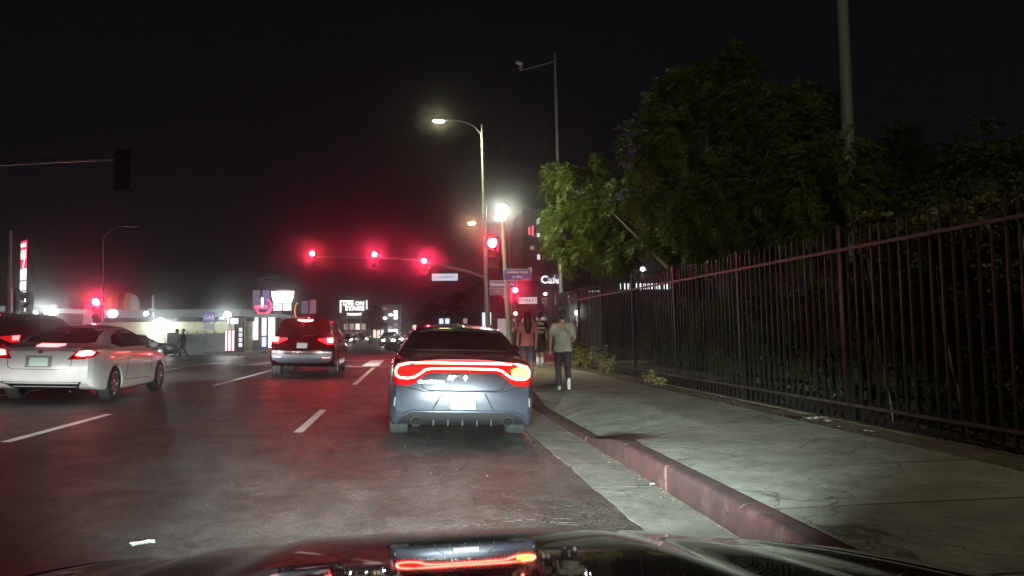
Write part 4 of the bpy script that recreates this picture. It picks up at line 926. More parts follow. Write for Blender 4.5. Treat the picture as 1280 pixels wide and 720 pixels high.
# far right corner: small red signal with hand, street lamp with orange light
t = thing('traffic_signal', 'short post with a red signal above a small orange-red light, below the blue signs', 'traffic signal', (at(644, 400, 52).x, 52, .15))
s = at(644, 363, 52); MB().tube([(0,0,0), (0,0,s.z-.5)], [.06, .055], 10).build('pole', GALV, t, True)
head(t, (0, -.25, s.z-.15-.355), 0, 'red', 1.0, lens=REDL)
s = at(644.5, 392, 52); MB().box(-.22, .22, -.2, .0, s.z-.15-.22, s.z-.15+.22, b=.02).build('pedestrian_housing', HOUS, t)
MB().lathe([(.13, 0), (.12, .01)], 16, TR(0, -.205, s.z-.15) @ ROTX(R(90))).build('pedestrian_light', glow('hand_light', (1,.12,.06), 22), t)
t = thing('street_lamp', 'far street lamp with an orange light on a thin arm, behind the globe lamp', 'street lamp', (at(641, 400, 60).x, 60, .15))
tp = at(636.5, 285, 60)-Vector((at(641, 400, 60).x, 60, .15)); e = at(589, 279, 60)-Vector((at(641, 400, 60).x, 60, .15)); e.x += .55
MB().tube([(0,0,0), (tp.x, 0, tp.z)], [.11, .06], 10).build('pole', GALV, t, True)
MB().tube([(tp.x, 0, tp.z-.2), (tp.x-.9, 0, tp.z+.35), (e.x+.3, 0, e.z+.12)], [.035, .03, .03], 6).build('arm', GALV, t, True)
MB().ell((e.x-.45, 0, e.z+.05), (.38, .16, .08), 12, 8).build('lamp_head', GALV, t, True)
MB().ell((e.x-.5, 0, e.z-.03), (.26, .15, .10), 12, 8).build('lamp_lens', glow('amber_lamp_lens', (1, .62, .30), 260), t, True)
# camera pole
t = thing('camera_pole', 'tall grey pole with a surveillance camera on a short arm, behind the tree', 'camera pole', (at(703, 430, 32.5).x, 32.5, .05))
o_ = t.location.copy(); a = at(693.5, 67, 32.5)-o_; m_ = at(697, 195, 32.5)-o_; c_ = at(651, 88, 32.5)-o_; e_ = at(692, 77, 32.5)-o_; q_ = at(702, 375, 32.5)-o_
MB().tube([(0,0,0), (q_.x, 0, q_.z), (m_.x, 0, m_.z), (a.x, 0, a.z)], [.12, .105, .085, .055], 14).build('pole', GALV, t, True)
MB().tube([(e_.x, 0, e_.z), (c_.x, 0, c_.z)], [.04, .035], 8).build('arm', GALV, t, True)
cm = MB().box(c_.x-.06, c_.x+.08, -.08, .08, c_.z, c_.z+.26, b=.02).build('camera_mount', GALV, t)
MB().tube([(c_.x+.05, -.02, c_.z+.28), (c_.x-.22, -.10, c_.z+.33)], [.07, .075], 12).build('camera', mat('camera_white', (.6,.6,.6), .4), t, True)
hb = thing('pedestrian_signal', 'dark pedestrian signal box seen from behind on the camera pole, above the man in grey', 'pedestrian signal', (0,0,0)); hb.location = (at(701, 374, 32.2).x, 32.2, at(701, 374, 32.2).z)
MB().box(-.24, .24, -.14, .14, -.28, .28, b=.03).build('housing', HOUS, hb); MB().box(-.26, .26, .14, .24, .20, .25).build('visor', HOUS, hb)
# very tall pole top right
t = thing('utility_pole', 'plain tall grey pole cut off by the top of the photo at the right', 'utility pole', (0,0,0)); a = at(1050, -60, 17); b_ = at(1060, 175, 17); d_ = (b_-a)/(a.z-b_.z)
bz = b_+d_*(b_.z-.12); t.location = (bz.x, 17, .12)
MB().tube([(0,0,0), (b_.x-bz.x, 0, b_.z-.12), (a.x-bz.x, 0, a.z-.12+1.5)], [.19, .150, .125], 16).build('pole', mat('weathered_pole', (.13,.14,.13), .7, var=.2), t, True)
# left-hand mast arm coming in from outside the frame
P0 = at(155, 213, 24); X0 = -21.5
t = thing('traffic_signal', 'dark signal head on a mast arm reaching in from the left edge', 'traffic signal', (X0, 24, .15))
MB().tube([(0,0,0), (0,0,at(0,204,24).z)], [.16, .12], 12).build('pole', GALV, t, True)
a0 = at(0, 204, 24); a1 = at(152, 198.5, 24)
MB().tube([(0, 0, a0.z-1.0), ((a0.x-X0)*.5, 0, a0.z-.45), (a0.x-X0, 0, a0.z-.15), ((a0.x+a1.x)/2-X0, 0, (a0.z+a1.z)/2-.13), (a1.x-X0, 0, a1.z-.15)], [.12, .11, .085, .065, .05], 10).build('mast_arm', GALV, t, True)
head(t, (P0.x-X0, .1, P0.z-.15), R(180), 'off', 1.0)
# left street lamps
def lamp_pole(label, px, y, top, base_px, tip, lit=None, th=.09, cat='street lamp', rise=None):
    bx = at(base_px, 410, y).x; t = thing('street_lamp', label, cat, (bx, y, .15)); o = Vector((bx, y, .15)); a = at(px, top, y)-o; e = at(*tip, y)-o
    MB().tube([(0,0,0), (a.x, 0, a.z)], [th, th*.6], 12).build('pole', GALV, t, True)
    s = 1 if e.x > a.x else -1
    pts = [(a.x, 0, a.z-.3), (a.x+(e.x-a.x)*.25, 0, a.z+(e.z-a.z)*.55), (a.x+(e.x-a.x)*.6, 0, a.z+(e.z-a.z)*.92), (e.x-s*.3, 0, e.z)]
    MB().tube(pts, [.035, .032, .03, .03], 8).build('arm', GALV, t, True)
    MB().ell((e.x-s*.05, 0, e.z), (.32, .14, .06), 12, 8).build('lamp_head', GALV, t, True)
    MB().ell((e.x, 0, e.z-.05), (.2, .1, .035), 10, 6).build('lamp_lens', mat('unlit_lamp_glass', (.5,.5,.5), .2), t, True)
    return t
lamp_pole('unlit street lamp with a curved arm behind the small red signal at left', 128, 40, 292, 129, (166, 282.5))
lamp_pole('grey pole at the left edge with its arm going out of the frame', 12, 30, 288, 10.5, (-20, 268), th=.13)
lamp_pole('thin distant street lamp in front of the banners at left centre', 325, 66, 348, 326, (340, 346), th=.08)
t = thing('traffic_signal', 'small red signal on a low post above the roof of the white coupe', 'traffic signal', (at(128, 410, 39).x, 39, .15)); s = at(123, 378, 39)
xx = s.x-at(128, 410, 39).x
MB().tube([(0,0,0), (0,0,s.z-.4)], [.07, .06], 10).build('pole', GALV, t, True)
MB().tube([(0,0,s.z-.7), (xx, -.05, s.z-.7)], .03, 8).build('bracket', GALV, t)
head(t, (xx, -.2, s.z-.15-.355), R(0), 'red', 1.0, lens=REDL)
t = thing('traffic_signal', 'dark signal head side-on beside the pole at the left edge', 'traffic signal', (at(19, 410, 29.5).x, 29.5, .15)); s = at(22, 383, 29.5)
MB().tube([(0,0,0), (0,0,s.z+.4)], [.05, .05], 10).build('pole', GALV, t, True)
head(t, (.22, 0, s.z-.15), R(90), 'off', 1.0)
# ------------------------------------------------------------------ fence, trees, plants
IRON = mat('black_iron_paint', (.010,.010,.011), .34, .0, var=.5, vscale=7, dirt=(.006,.005,.005), spec=.18)
FX = 5.72
RAILM = mat('pale_rail_paint', (.030,.030,.030), .42, .0, var=.5, vscale=5, dirt=(.012,.011,.010), spec=.35)  # lighter than the pickets, so the rails show as pale lines
t = thing('iron_fence', 'tall black iron picket fence along the pavement', 'fence', (FX, 3.0, .13))
PY = [3.0+3.2*k for k in range(8)]
pm = MB().box(-.0125, .0125, -.0125, .0125, .04, 2.50)
pm.add([(-.0125,-.0125,2.50),(.0125,-.0125,2.50),(.0125,.0125,2.50),(-.0125,.0125,2.50),(0,0,2.545)], [(0,1,4),(1,2,4),(2,3,4),(3,0,4)]); pme = pm.mesh('picket'); pme.materials.append(IRON)
pom = MB().box(-.04, .04, -.04, .04, -.1, 2.56).box(-.046, .046, -.046, .046, 2.56, 2.58).mesh('post'); pom.materials.append(IRON)
for y in PY:
    o = bpy.data.objects.new('post', pom); COL.objects.link(o); o.parent = t; o.location = (0, y-3.0, 0); o.rotation_euler = (R(random.uniform(-.4,.4)), R(-.8+random.uniform(-.5,.5)), 0)
for k in range(len(PY)-1):
    a, b = PY[k]-3.0, PY[k+1]-3.0
    for z in (.24, 2.26): MB().box(-.088, -.050, a-.0, b-.004, z-.020, z+.020).build('rail', RAILM, t)
    n = 18
    for i in range(1, n):
        y = a+(b-a)*i/n; o = bpy.data.objects.new('picket', pme); COL.objects.link(o); o.parent = t; o.location = (-.036, y, random.uniform(-.012, .012)); o.rotation_euler = (R(random.gauss(0, .2)), R(-.6+random.gauss(0, .15)), R(random.uniform(-4, 4)))
MB().box(-.09, .09, -.5, 22.8, -.25, .02).build('footing', soil, t)
# leaves
def leaf_mat(name, c0, c1, tr=.35):
    m = bpy.data.materials.new(name); m.use_nodes = True; nt = m.node_tree; N = nt.nodes.new; L = nt.links.new; b = nt.nodes['Principled BSDF']
    tc = N('ShaderNodeTexCoord'); n = N('ShaderNodeTexNoise'); n.inputs['Scale'].default_value = 1.7; n.inputs['Detail'].default_value = 8; n.inputs['Roughness'].default_value = .8; L(tc.outputs['Object'], n.inputs['Vector'])
    r = N('ShaderNodeValToRGB'); L(n.outputs['Fac'], r.inputs[0]); e = r.color_ramp.elements; e[0].position = .35; e[0].color = (*c0, 1); e[1].position = .65; e[1].color = (*c1, 1)
    L(r.outputs[0], b.inputs['Base Color']); b.inputs['Roughness'].default_value = .55
    tl = N('ShaderNodeBsdfTranslucent'); L(r.outputs[0], tl.inputs['Color']); mx = N('ShaderNodeMixShader'); mx.inputs[0].default_value = tr
    L(b.outputs[0], mx.inputs[1]); L(tl.outputs[0], mx.inputs[2]); L(mx.outputs[0], nt.nodes['Material Output'].inputs['Surface']); return m
LEAF = leaf_mat('pinnate_leaf', (.055,.095,.012), (.13,.175,.020)); LEAFD = leaf_mat('hedge_leaf', (.035,.050,.014), (.070,.085,.022)); DRY = leaf_mat('dry_weed', (.16,.12,.05), (.22,.20,.08))
PETAL = leaf_mat('lilac_petal', (.20,.15,.42), (.32,.26,.60))
BARK = mat('bark', (.11,.085,.065), .9, var=.4, vscale=14, bump=.9, bscale=22)
rng = np.random.default_rng(3)
def leaves(name, centers, dirs, length, width, m, parent, pinn=6, curl=.5):
    """fronds: each a drooping stem with paired leaflets (two triangles each)"""
    V = []; Fc = []; n = 0
    for c, d in zip(centers, dirs):
        d = d/np.linalg.norm(d); s = np.cross(d, [0,0,1.]); s /= max(1e-6, np.linalg.norm(s)); up = np.cross(s, d); L_ = length*rng.uniform(.6, 1.3)
        for i in range(pinn):
            t0 = (i+.6)/pinn; p = c+d*L_*t0+np.array([0,0,-1])*L_*curl*t0*t0; w = width*(.5+1.0*math.sin(math.pi*min(1, t0*.9+.1)))*rng.uniform(.8, 1.2)
            for sg in (-1, 1):
                o = s*sg+d*.55+up*rng.uniform(-.35, .35); o /= np.linalg.norm(o); h = d*width*.33+up*rng.uniform(-.2,.2)*width
                tip = p+o*w-np.array([0,0,.35])*w
                V += [p, p+o*w*.5-h, tip, p+o*w*.5+h]; Fc.append((n, n+1, n+2, n+3)); n += 4
    me = bpy.data.meshes.new(name); me.from_pydata([tuple(v) for v in V], [], Fc); me.update()
    return link(name, me, m, parent)
def crown_points(blobs, nper, rough=.35):
    C = []; D = []
    for (c, r, w) in blobs:
        c = np.array(c); r = np.array(r)
        k = max(6, int(7*w)); sub = []
        for _ in range(k):
            v = rng.normal(size=3); v /= np.linalg.norm(v); sub.append((c+v*r*rng.uniform(.55, 1.0), rng.uniform(.22, .45)*min(r)))
        for _ in range(int(nper*w)):
            sc_, sr = sub[rng.integers(len(sub))]; v = rng.normal(size=3); v /= np.linalg.norm(v); p = sc_+v*sr*rng.uniform(.45, 1.15)
            o = p-c; o = o/(np.linalg.norm(o)+1e-6)+v*.9; o[2] -= .25; C.append(p); D.append(o)
    return C, D
def limb(pts, r0, r1, name, parent): 
    n = len(pts); return MB().tube(pts, [r0+(r1-r0)*i/(n-1) for i in range(n)], 9, round_=False).build(name, BARK, parent, True)
TX, TY = 9.2, 20.5
yb = lambda y: y+(y-16)*1.1
t = thing('jacaranda_tree', 'large feathery green tree leaning out over the fence, its left edge lit yellow-green', 'tree', (TX, TY, .12))
rel = lambda px, py, y: tuple(at(px, py, yb(y))-Vector((TX, TY, .12)))
limb([(0,0,-.1), (-.1,.1,1.2), (-.3,.2,2.3)], .24, .17, 'trunk', t)
f1 = (-.3,.2,2.3)
for tip, y, r in (((765,265), 21, .09), ((880,150), 18, .12), ((960,190), 17, .10), ((915,90), 18.5, .09), ((820,200), 19, .09), ((1010,250), 17, .08)):
    e = Vector(rel(*tip, y)); a = Vector(f1); limb([a, a.lerp(e, .33)+Vector((.0,0,.15)), a.lerp(e, .66)+Vector((.08,.1,.12)), e], r, .02, 'limb', t)
limb([rel(836,336,18.6), rel(812,312,19.2), rel(790,290,19.8), rel(762,262,20.5)], .06, .025, 'limb', t)
limb([rel(806,308,19.2), rel(799,270,19.4)], .03, .01, 'limb', t)
bl = []
def B_(px, py, y, rx, ry, rz, w): q = yb(y)/y; bl.append((rel(px, py, y), (rx*q, ry*q, rz*q), w))
for a in [(700,225,22.5,.55,.7,.55,1.3), (735,215,22,.7,.8,.55,1.4), (705,275,22.5,.6,.8,.55,1.8), (745,270,21.5,.8,.9,.7,2.0), (712,320,22.5,.55,.8,.5,1.7), (700,300,22.8,.40,.6,.5,1.2), (760,315,21,.8,.9,.5,1.6), (783,262,20.5,.8,.9,.8,1.7),
          (820,185,19,.85,1.1,.8,2.2), (850,125,18.5,.8,1.1,.65,2.2), (905,100,18.5,.85,1.1,.65,2.2), (918,78,18.5,.45,.8,.35,1.2), (880,170,18,1.2,1.3,1.0,3.2), (950,145,17.5,1.1,1.2,.9,2.6), (1000,180,17,1.1,1.2,.9,2.4), (1040,230,16.5,1.1,1.2,1.0,2.2),
          (840,250,18.5,1.0,1.2,.9,2.4), (900,250,18,1.2,1.2,1.0,2.6), (960,240,17.5,1.2,1.2,1.0,2.4), (870,310,18.5,.9,1.0,.55,1.7), (940,300,17.8,1.0,1.0,.6,1.7), (1010,290,17,1.1,1.0,.6,1.6), (815,300,19.5,.6,.8,.5,1.0)]: B_(*a)
C, D = crown_points(bl, 300)
leaves('crown', C, D, .34, .085, LEAF, t, pinn=7, curl=.45)
bl = []; [B_(*a) for a in ((793,180,18.9,.16,.2,.35,.3), (790,158,19,.10,.1,.2,.2), (785,200,18.9,.15,.1,.2,.2), (690,347,22.6,.22,.2,.10,.3), (778,240,19.8,.14,.1,.2,.15))]
C, D = crown_points(bl, 260); leaves('blossom', C, D, .10, .035, PETAL, t, pinn=3, curl=.3)
# dark background trees beyond the fence
for i, (px, py, y, lab) in enumerate([(1120, 190, 21, 'dark tree mass behind the tall plain pole'), (1230, 210, 14, 'dark shrubbery rising over the fence at the right edge'), (1010, 120, 26, 'dim tree crown behind the large feathery tree')]):
    p = at(px, py, y); tt = thing('dark_tree', lab, 'tree', (p.x, y, .12)); top = p.z
    limb([(0,0,-.1), (.05,.1,top*.35), (0,0,top*.6)], .2, .1, 'trunk', tt)
    for k in range(5): a = k*1.25; limb([(0,0,top*.35+.1*k), (math.cos(a)*.6, math.sin(a)*.6, top*.6), (math.cos(a)*1.3, math.sin(a)*1.3, top*.8)], .07, .02, 'limb', tt)
    bb = [((math.cos(k*1.1)*1.4, math.sin(k*1.1)*1.3, top*.7+.5*math.sin(k*2.3)-.3), (1.1, 1.1, .8), 2.0) for k in range(7)]+[((0,0,top*.95), (1.2,1.2,.8), 2.0)]
    C, D = crown_points(bb, 260); leaves('crown', C, D, .36, .10, LEAFD, tt, pinn=5)
# hedge close behind the fence and creeper on top of it
for i, (y0, y1, x, top, lab) in enumerate([(4.2, 9.0, 6.9, 2.5, 'dense dark hedge pressed behind the fence at the right'), (10.2, 18.5, 7.8, 1.9, 'dark hedge behind the middle panels of the fence'), (19.5, 26, 8.6, 1.7, 'dark bushes behind the far panels of the fence')]):
    tt = thing('hedge', lab, 'hedge', (x, (y0+y1)/2, .12)); L2 = (y1-y0)/2
    for k in range(6): a = -L2+2*L2*(k+.5)/6; limb([(0,a,-.1), (.1,a+.1,top*.4), (-.1,a-.1,top*.75)], .05, .015, 'stem', tt)
    bb = [((rng.uniform(-.3,.3), -L2+2*L2*(k+.5)/9, top*zz), (.5, .55, .45), 1.0) for k in range(9) for zz in (.3, .62, .85)]
    C, D = crown_points(bb, 230); leaves('foliage', C, D, .20, .075, LEAFD, tt, pinn=4)
tt = thing('creeper', 'leafy creeper spilling over the top rail of the near fence panels', 'climbing plant', (FX+.25, 7.2, .12))
VL = leaf_mat('creeper_leaf', (.045,.050,.010), (.11,.10,.02))
bb = [((rng.uniform(0,.35), yy, 2.35+rng.uniform(-.1,.32)), (.20,.30,.17), .38) for yy in np.arange(-2.3, 2.6, .5)]+[((.2, yy, zz), (.2,.3,.3), .25) for yy, zz in ((-1, 1.9), (.4, 1.7), (2.0, 1.9), (2.3, 1.2))]
for k in range(4): limb([(.2, -2+k*1.3, -.05), (.1, -1.8+k*1.3, 1.2), (.15, -1.6+k*1.3, 2.4)], .018, .008, 'stem', tt)
C, D = crown_points(bb, 260); leaves('foliage', C, D, .16, .06, VL, tt, pinn=4)
# weeds and litter along the fence foot
def weed(x, y, h, n, lab, m, grp='weeds at the foot of the fence'):
    w = thing('weed', lab, 'weed', (x, y, .12), 0, None); C = []; D = []
    st = MB()
    for k in range(n):
        a = rng.uniform(0, 6.28); l = h*rng.uniform(.5, 1); e = np.array([math.cos(a)*l*.45, math.sin(a)*l*.6, l])
        st.tube([(0,0,-.02), tuple(e*.5+np.array([0,0,l*.1])), tuple(e)], [.006,.005,.003], 4)
        for q in range(4): C.append(e*(.3+.2*q)); D.append(np.array([rng.normal()*.6, rng.normal()*.6, .3]))
    st.build('stem', m, w); leaves('foliage', C, D, .16, .05, m, w, pinn=3); return w
W1 = leaf_mat('yellow_weed', (.20,.18,.04), (.34,.30,.08))
weed(5.50, 25.2, 1.25, 16, 'tall yellow-green weeds at the far end post of the fence', W1)
weed(5.55, 21.9, 1.05, 16, 'dry brown bush growing through the last fence panel', DRY)
weed(5.45, 20.8, .6, 12, 'low dry weeds next to the brown bush at the fence foot', DRY)
weed(5.50, 23.6, .8, 12, 'yellowing weeds between the two far fence posts', W1)
weed(5.5, 17.2, .28, 10, 'short dry tuft at the foot of the middle fence panel', DRY)
weed(5.45, 16.2, .22, 8, 'smaller dry tuft at the foot of the middle fence panel', DRY)
lit = thing('leaf_litter', None, None); lit['label'] = 'dry leaves and grit scattered in the gutter and by the fence'; lit['kind'] = 'stuff'
def scatter(name, n, fx, m, size, parent):
    V = []; Fc = []; k = 0
    for _ in range(n):
        x, y, z = fx(); a = rng.uniform(0, 6.28); s = size*rng.uniform(.4, 1.4); c, d = math.cos(a)*s, math.sin(a)*s; t1, t2 = rng.uniform(0, .5)*s, rng.uniform(0, .5)*s
        V += [(x-c, y-d, z+.004), (x+d*.5, y-c*.5, z+.004+t1), (x+c, y+d, z+.004+t2*.4), (x-d*.5, y+c*.5, z+.004+t1)]; Fc.append((k,k+1,k+2,k+3)); k += 4
    me = bpy.data.meshes.new(name); me.from_pydata(V, [], Fc); me.update(); o = link(name, me, m, parent); o['kind'] = 'stuff'; return o
bpy.data.objects.remove(lit)
def gx(): y = rng.uniform(3.5, 24); x = KX-abs(rng.normal())*.055-.01; return x, y, road_z(x, y)+.006
def gx2(): y = rng.uniform(4, 25); x = 5.22+rng.normal()*.10; return x, y, .15
LIT = mat('dry_leaf', (.15,.12,.08), .9, var=.5, vscale=20)
tag(scatter('gutter_litter', 1100, gx, LIT, .013, None), 'dry leaf litter lining the foot of the red kerb', 'litter')
tag(scatter('fence_litter', 900, gx2, LIT, .018, None), 'dry leaves gathered along the foot of the iron fence', 'litter')
def gx3(): x = rng.uniform(-6, 1.6); y = 4+14*rng.random()**1.3; return x, y, road_z(x, y)+.003
tag(scatter('road_grit', 260, gx3, mat('pale_grit', (.35,.33,.3), .8), .007, None), 'pale grit scattered over the roadway', 'grit')
def scrap(x, y, z, s, lab, m, rz=0.):
    me = MB(); n = 5; v = []; f = []
    for j in range(n+1):
        for i in range(n+1): v.append((s*(i/n-.5)*1.6, s*(j/n-.5), .012+s*.16*(noise.noise(Vector((i*.9, j*.9, x*3)))+.45)))
    for j in range(n):
        for i in range(n): f.append((j*6+i, j*6+i+1, (j+1)*6+i+1, (j+1)*6+i))
    o = me.add(v, f).build('paper_scrap', m, None); o.location = (x, y, z); o.rotation_euler = (0, 0, rz); tag(o, lab, 'litter'); return o
PAP = mat('crumpled_paper', (.40,.40,.38), .8)
p_ = at(855, 526, 9.9)
scrap(5.30, 9.55, .15, .14, 'larger white paper scrap at the fence foot near the middle', PAP, .4)
scrap(5.34, 9.25, .15, .09, 'small pale scrap right beside the larger white paper at the fence', PAP, 1.4)
scrap(5.3, 8.3, .15, .07, 'tiny white scrap by the near fence panel', PAP, 2)
scrap(-1.68, 5.15, .052, .085, 'flattened white paper on the road just above the bonnet', PAP, .5)
scrap(2.22, 6.9, -.07, .045, 'curled white leaf-like scrap standing against the red kerb', PAP, 1.2)
scrap(-4.1, 7.35, .14, .05, 'tiny bright scrap on the road at the left', PAP, .2)
# ------------------------------------------------------------------ buildings, shops, signs beyond the crossing
WALLM = mat('cream_stucco', (.50,.47,.33), .85, var=.18, vscale=1.5, bump=.2, bscale=20)
DARKW = mat('dark_stucco', (.085,.06,.06), .85, var=.3, vscale=1.0); GREYW = mat('grey_stucco', (.20,.19,.19), .85, var=.3, vscale=1.0)
STEEL = mat('grey_sheet_steel', (.30,.31,.33), .5, .3, var=.25, vscale=3)
def E_(name, c, s, sample=False): return glow(name, c, s, sample)
SHOP = E_('shop_interior_light', (.92,.98,1), 1.9, True); WARM = E_('warm_window_light', (1,.75,.5), 1.6); COOL = E_('cool_window_light', (.75,.85,1), 1.3); WSIGN = E_('white_sign_light', (.96,1,1), 5.0, True)
FLOOD = E_('flood_lens', (.86,1,.96), 30, True); FL2 = E_('small_flood_lens', (.86,.96,1), 14, True); DIMW = E_('dim_window_light', (.8,.6,.6), .45)
def box3(name, c, w, d, h, m, parent, b=0.): return MB().box(c[0]-w/2, c[0]+w/2, c[1]-d/2, c[1]+d/2, c[2], c[2]+h, b=b).build(name, m, parent)
def building(label, px0, px1, y, ptop, depth, m, win=(), roofm=None, name='building', z0=.15, cat='building', parapet=.25):
    a = at(px0, 400, y).x; b = at(px1, 400, y).x; h = at((px0+px1)/2, ptop, y).z-z0; t = thing(name, label, cat, ((a+b)/2, y, z0)); w = b-a
    MB().box(-w/2, w/2, 0, depth, 0, h).build('wall', m, t)
    MB().box(-w/2-.12, w/2+.12, -.12, depth+.12, h-parapet, h+.06).build('roof', roofm or mat('roof_edge_dark', (.05,.045,.045), .8), t)
    for (u0, u1, v0, v1, mm) in win:
        x0, x1 = -w/2+w*u0, -w/2+w*u1; zz0, zz1 = h*v0, h*v1
        f = MB().box(x0-.05, x1+.05, -.05, .02, zz0-.05, zz1+.05).build('window', mat('frame_dark', (.03,.03,.03), .5), t)
        MB().box(x0, x1, -.062, -.03, zz0, zz1).build('pane', mm, f)
        n = max(1, int((x1-x0)/1.2))
        for k in range(1, n): xx = x0+(x1-x0)*k/n; MB().box(xx-.03, xx+.03, -.08, -.055, zz0, zz1).build('mullion', mat('frame_dark', (.03,.03,.03), .5), f)
    return t
def flood(label, px, py, y, m, power=0, r=.16, dy=-.35, pole=True, col=(.86,1,.95)):
    p = at(px, py, y); t = thing('floodlight', label, 'floodlight', (p.x, y, 0 if pole else p.z)); z = p.z if pole else 0
    if pole: MB().tube([(0,.12,0), (0,.12,z+.1)], .05, 8).build('pole', GALV, t, True)
    MB().box(-.24, .24, -.02, .16, z-.17, z+.19, b=.03).build('housing', HOUS, t)
    MB().ell((0, -.06, z), (r*1.25, .06, r), 16, 10).build('lens', m, t, True)
    if power: lamp('flood_beam', (0, dy, z), power, col, .15, parent=t)
    return t
# left: forecourt wall, fence, lamps
b = building('low cream stucco building beyond the crossing, lit by a flood lamp', 120, 306, 57, 398, 9, WALLM, [(.45,.455,.2,.5,COOL)])
flood('blazing flood lamp on the cream wall, right of the white coupe', 201, 403, 56.6, FLOOD, 300, .30, -.6, pole=False)
flood('bright white lamp at the right corner of the cream building', 284.5, 393.5, 56, FLOOD, 220, .20, pole=True)
flood('white lamp above the canopy just right of the small red signal', 141, 392, 62, FL2, 0, .30)
flood('small bluish lamp between the striped tank and the cream wall lamp', 183, 392, 63, FL2, 0, .16)
flood('large dazzling white lamp over the forecourt behind the black crossover', 64, 390, 47, FLOOD, 350, .26)
flood('smaller white lamp left of the large dazzling one', 43, 393, 50, FL2, 0, .20)
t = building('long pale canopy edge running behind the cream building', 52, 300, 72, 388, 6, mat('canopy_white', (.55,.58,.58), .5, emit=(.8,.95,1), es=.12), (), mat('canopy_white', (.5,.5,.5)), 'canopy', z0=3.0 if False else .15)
sx0, sx1 = at(211, 430, 52.5).x, at(281, 430, 52.5).x; t = thing('mesh_fence', 'grey sheet fence in front of the cream building', 'fence', ((sx0+sx1)/2, 52.5, .15)); w = sx1-sx0; nP = 6
for k in range(nP): MB().box(-w/2+w*k/nP+.03, -w/2+w*(k+1)/nP-.03, 0, .03, .05, 1.28).build('panel', STEEL, t)
for k in range(nP+1): MB().box(-w/2+w*k/nP-.03, -w/2+w*k/nP+.03, -.02, .05, 0, 1.45).build('post', GALV, t)
p = at(214, 437, 51.5); t = thing('utility_cabinet', 'dark upright cabinet at the left end of the grey sheet fence', 'cabinet', (p.x, 51.5, .15)); MB().box(-.28, .28, 0, .4, 0, 1.35, b=.02).build('case', HOUS, t); MB().box(-.24, .24, -.012, 0, .1, 1.25).build('door', mat('cabinet_door', (.03,.035,.03), .4), t)
# small gas sign on a post
p = at(261, 397, 51); t = thing('gas_sign', 'small lilac board lettered GAS on posts over the grey fence', 'sign', (p.x, 51, .15)); z = p.z-.15
MB().box(-.38, .38, 0, .08, z-.32, z+.36).build('board', mat('lilac_board', (.25,.2,.45), .5, emit=(.35,.30,.62), es=.30), t); text('lettering', 'GAS', .36, E_('gas_letter', (.85,.82,1), .8), t, TR(0, -.012, z), .005)
MB().box(-.33, .33, 0, .06, z-.78, z-.42).build('price_board', mat('pale_board', (.5,.5,.5), .5, emit=(.6,.6,.65), es=.3), t)
for s in (-.3, .3): MB().tube([(s, .04, 0), (s, .04, z-.3)], .03, 6).build('post', GALV, t)
# ice cage, pillar, shop
p = at(288, 434, 53); t = thing('bottle_cage', 'brightly lit red and white striped rack beside the dark pillar', 'rack', (p.x, 53, .15))
for k in range(6): box3('bar', (-.30+.12*k, 0, .1), .05, .3, 1.35, E_('rack_white', (1,.95,.95), 1.5) if k % 2 == 0 else E_('rack_red', (1,.12,.2), .8), t)
box3('frame', (0, .2, 0), .75, .1, 1.5, HOUS, t)
p = at(299, 436, 53); t = thing('pillar', 'dark square pillar with a small white sign, left of the lit shop', 'pillar', (p.x, 53, .15)); h = at(299, 395, 53).z-.15
box3('shaft', (0, 0, 0), .55, .5, h, DARKW, t); q = at(294, 401.5, 53); MB().box(q.x-p.x-.22, q.x-p.x+.22, -.30, -.26, q.z-.15-.16, q.z-.15+.16).build('sign', WSIGN, t)
for k in range(4): MB().box(.02, .24, -.265, -.25, .35+.34*k, .60+.34*k).build('poster', E_('poster_light', (.95,.9,1), .9), t)
t = building('convenience store with a white blazing front behind the dark crossover side', 303, 346, 60, 393, 8, GREYW, [(.03,.46,.28,.92,SHOP),(.57,.70,.40,.9,SHOP),(.57,.70,.08,.36,E_('blue_shop_light',(.5,.6,1),1.5)),(.76,.95,.05,.95,SHOP)], mat('canopy_white', (.5,.5,.5)), 'shop')
# banners on pole, moon sign
p = at(326, 420, 65.6); t = thing('banner_board', 'pair of dull violet banners on the thin lamp post', 'banner', (p.x, 65.6, at(326, 389, 65.6).z))
h = 1.75; MB().box(-.68, -.10, 0, .03, 0, h).build('banner', mat('banner_violet', (.16,.13,.22), .7, emit=(.30,.25,.40), es=.35, var=.5, vscale=2), t); MB().box(.10, .66, 0, .03, 0, h).build('banner', mat('banner_blue', (.12,.10,.26), .7, emit=(.25,.20,.50), es=.40), t)
MB().tube([(-.68,.02,h), (.66,.02,h)], .02, 6).build('bracket', GALV, t)
c = at(329, 382, 62); t = thing('neon_sign', 'red neon crescent sign above the shop roof', 'neon sign', (c.x, 62, c.z)); NR = E_('red_neon', (1,.05,.12), 4, True)
MB().tube([(.62*math.cos(R(a)), 0, .62*math.sin(R(a))-.05) for a in range(-150, 61, 15)], [.03+.07*math.sin(math.pi*i/14) for i in range(15)], 8).build('crescent', NR, t, True)
MB().box(-.62, .30, -.03, .03, -.22, .02).build('bar', NR, t); MB().box(-.04, .04, .05, .1, -3.0, .9).build('post', GALV, t); MB().box(-.14, -.02, -.06, -.03, -.1, .62).build('tube_white', WSIGN, t)
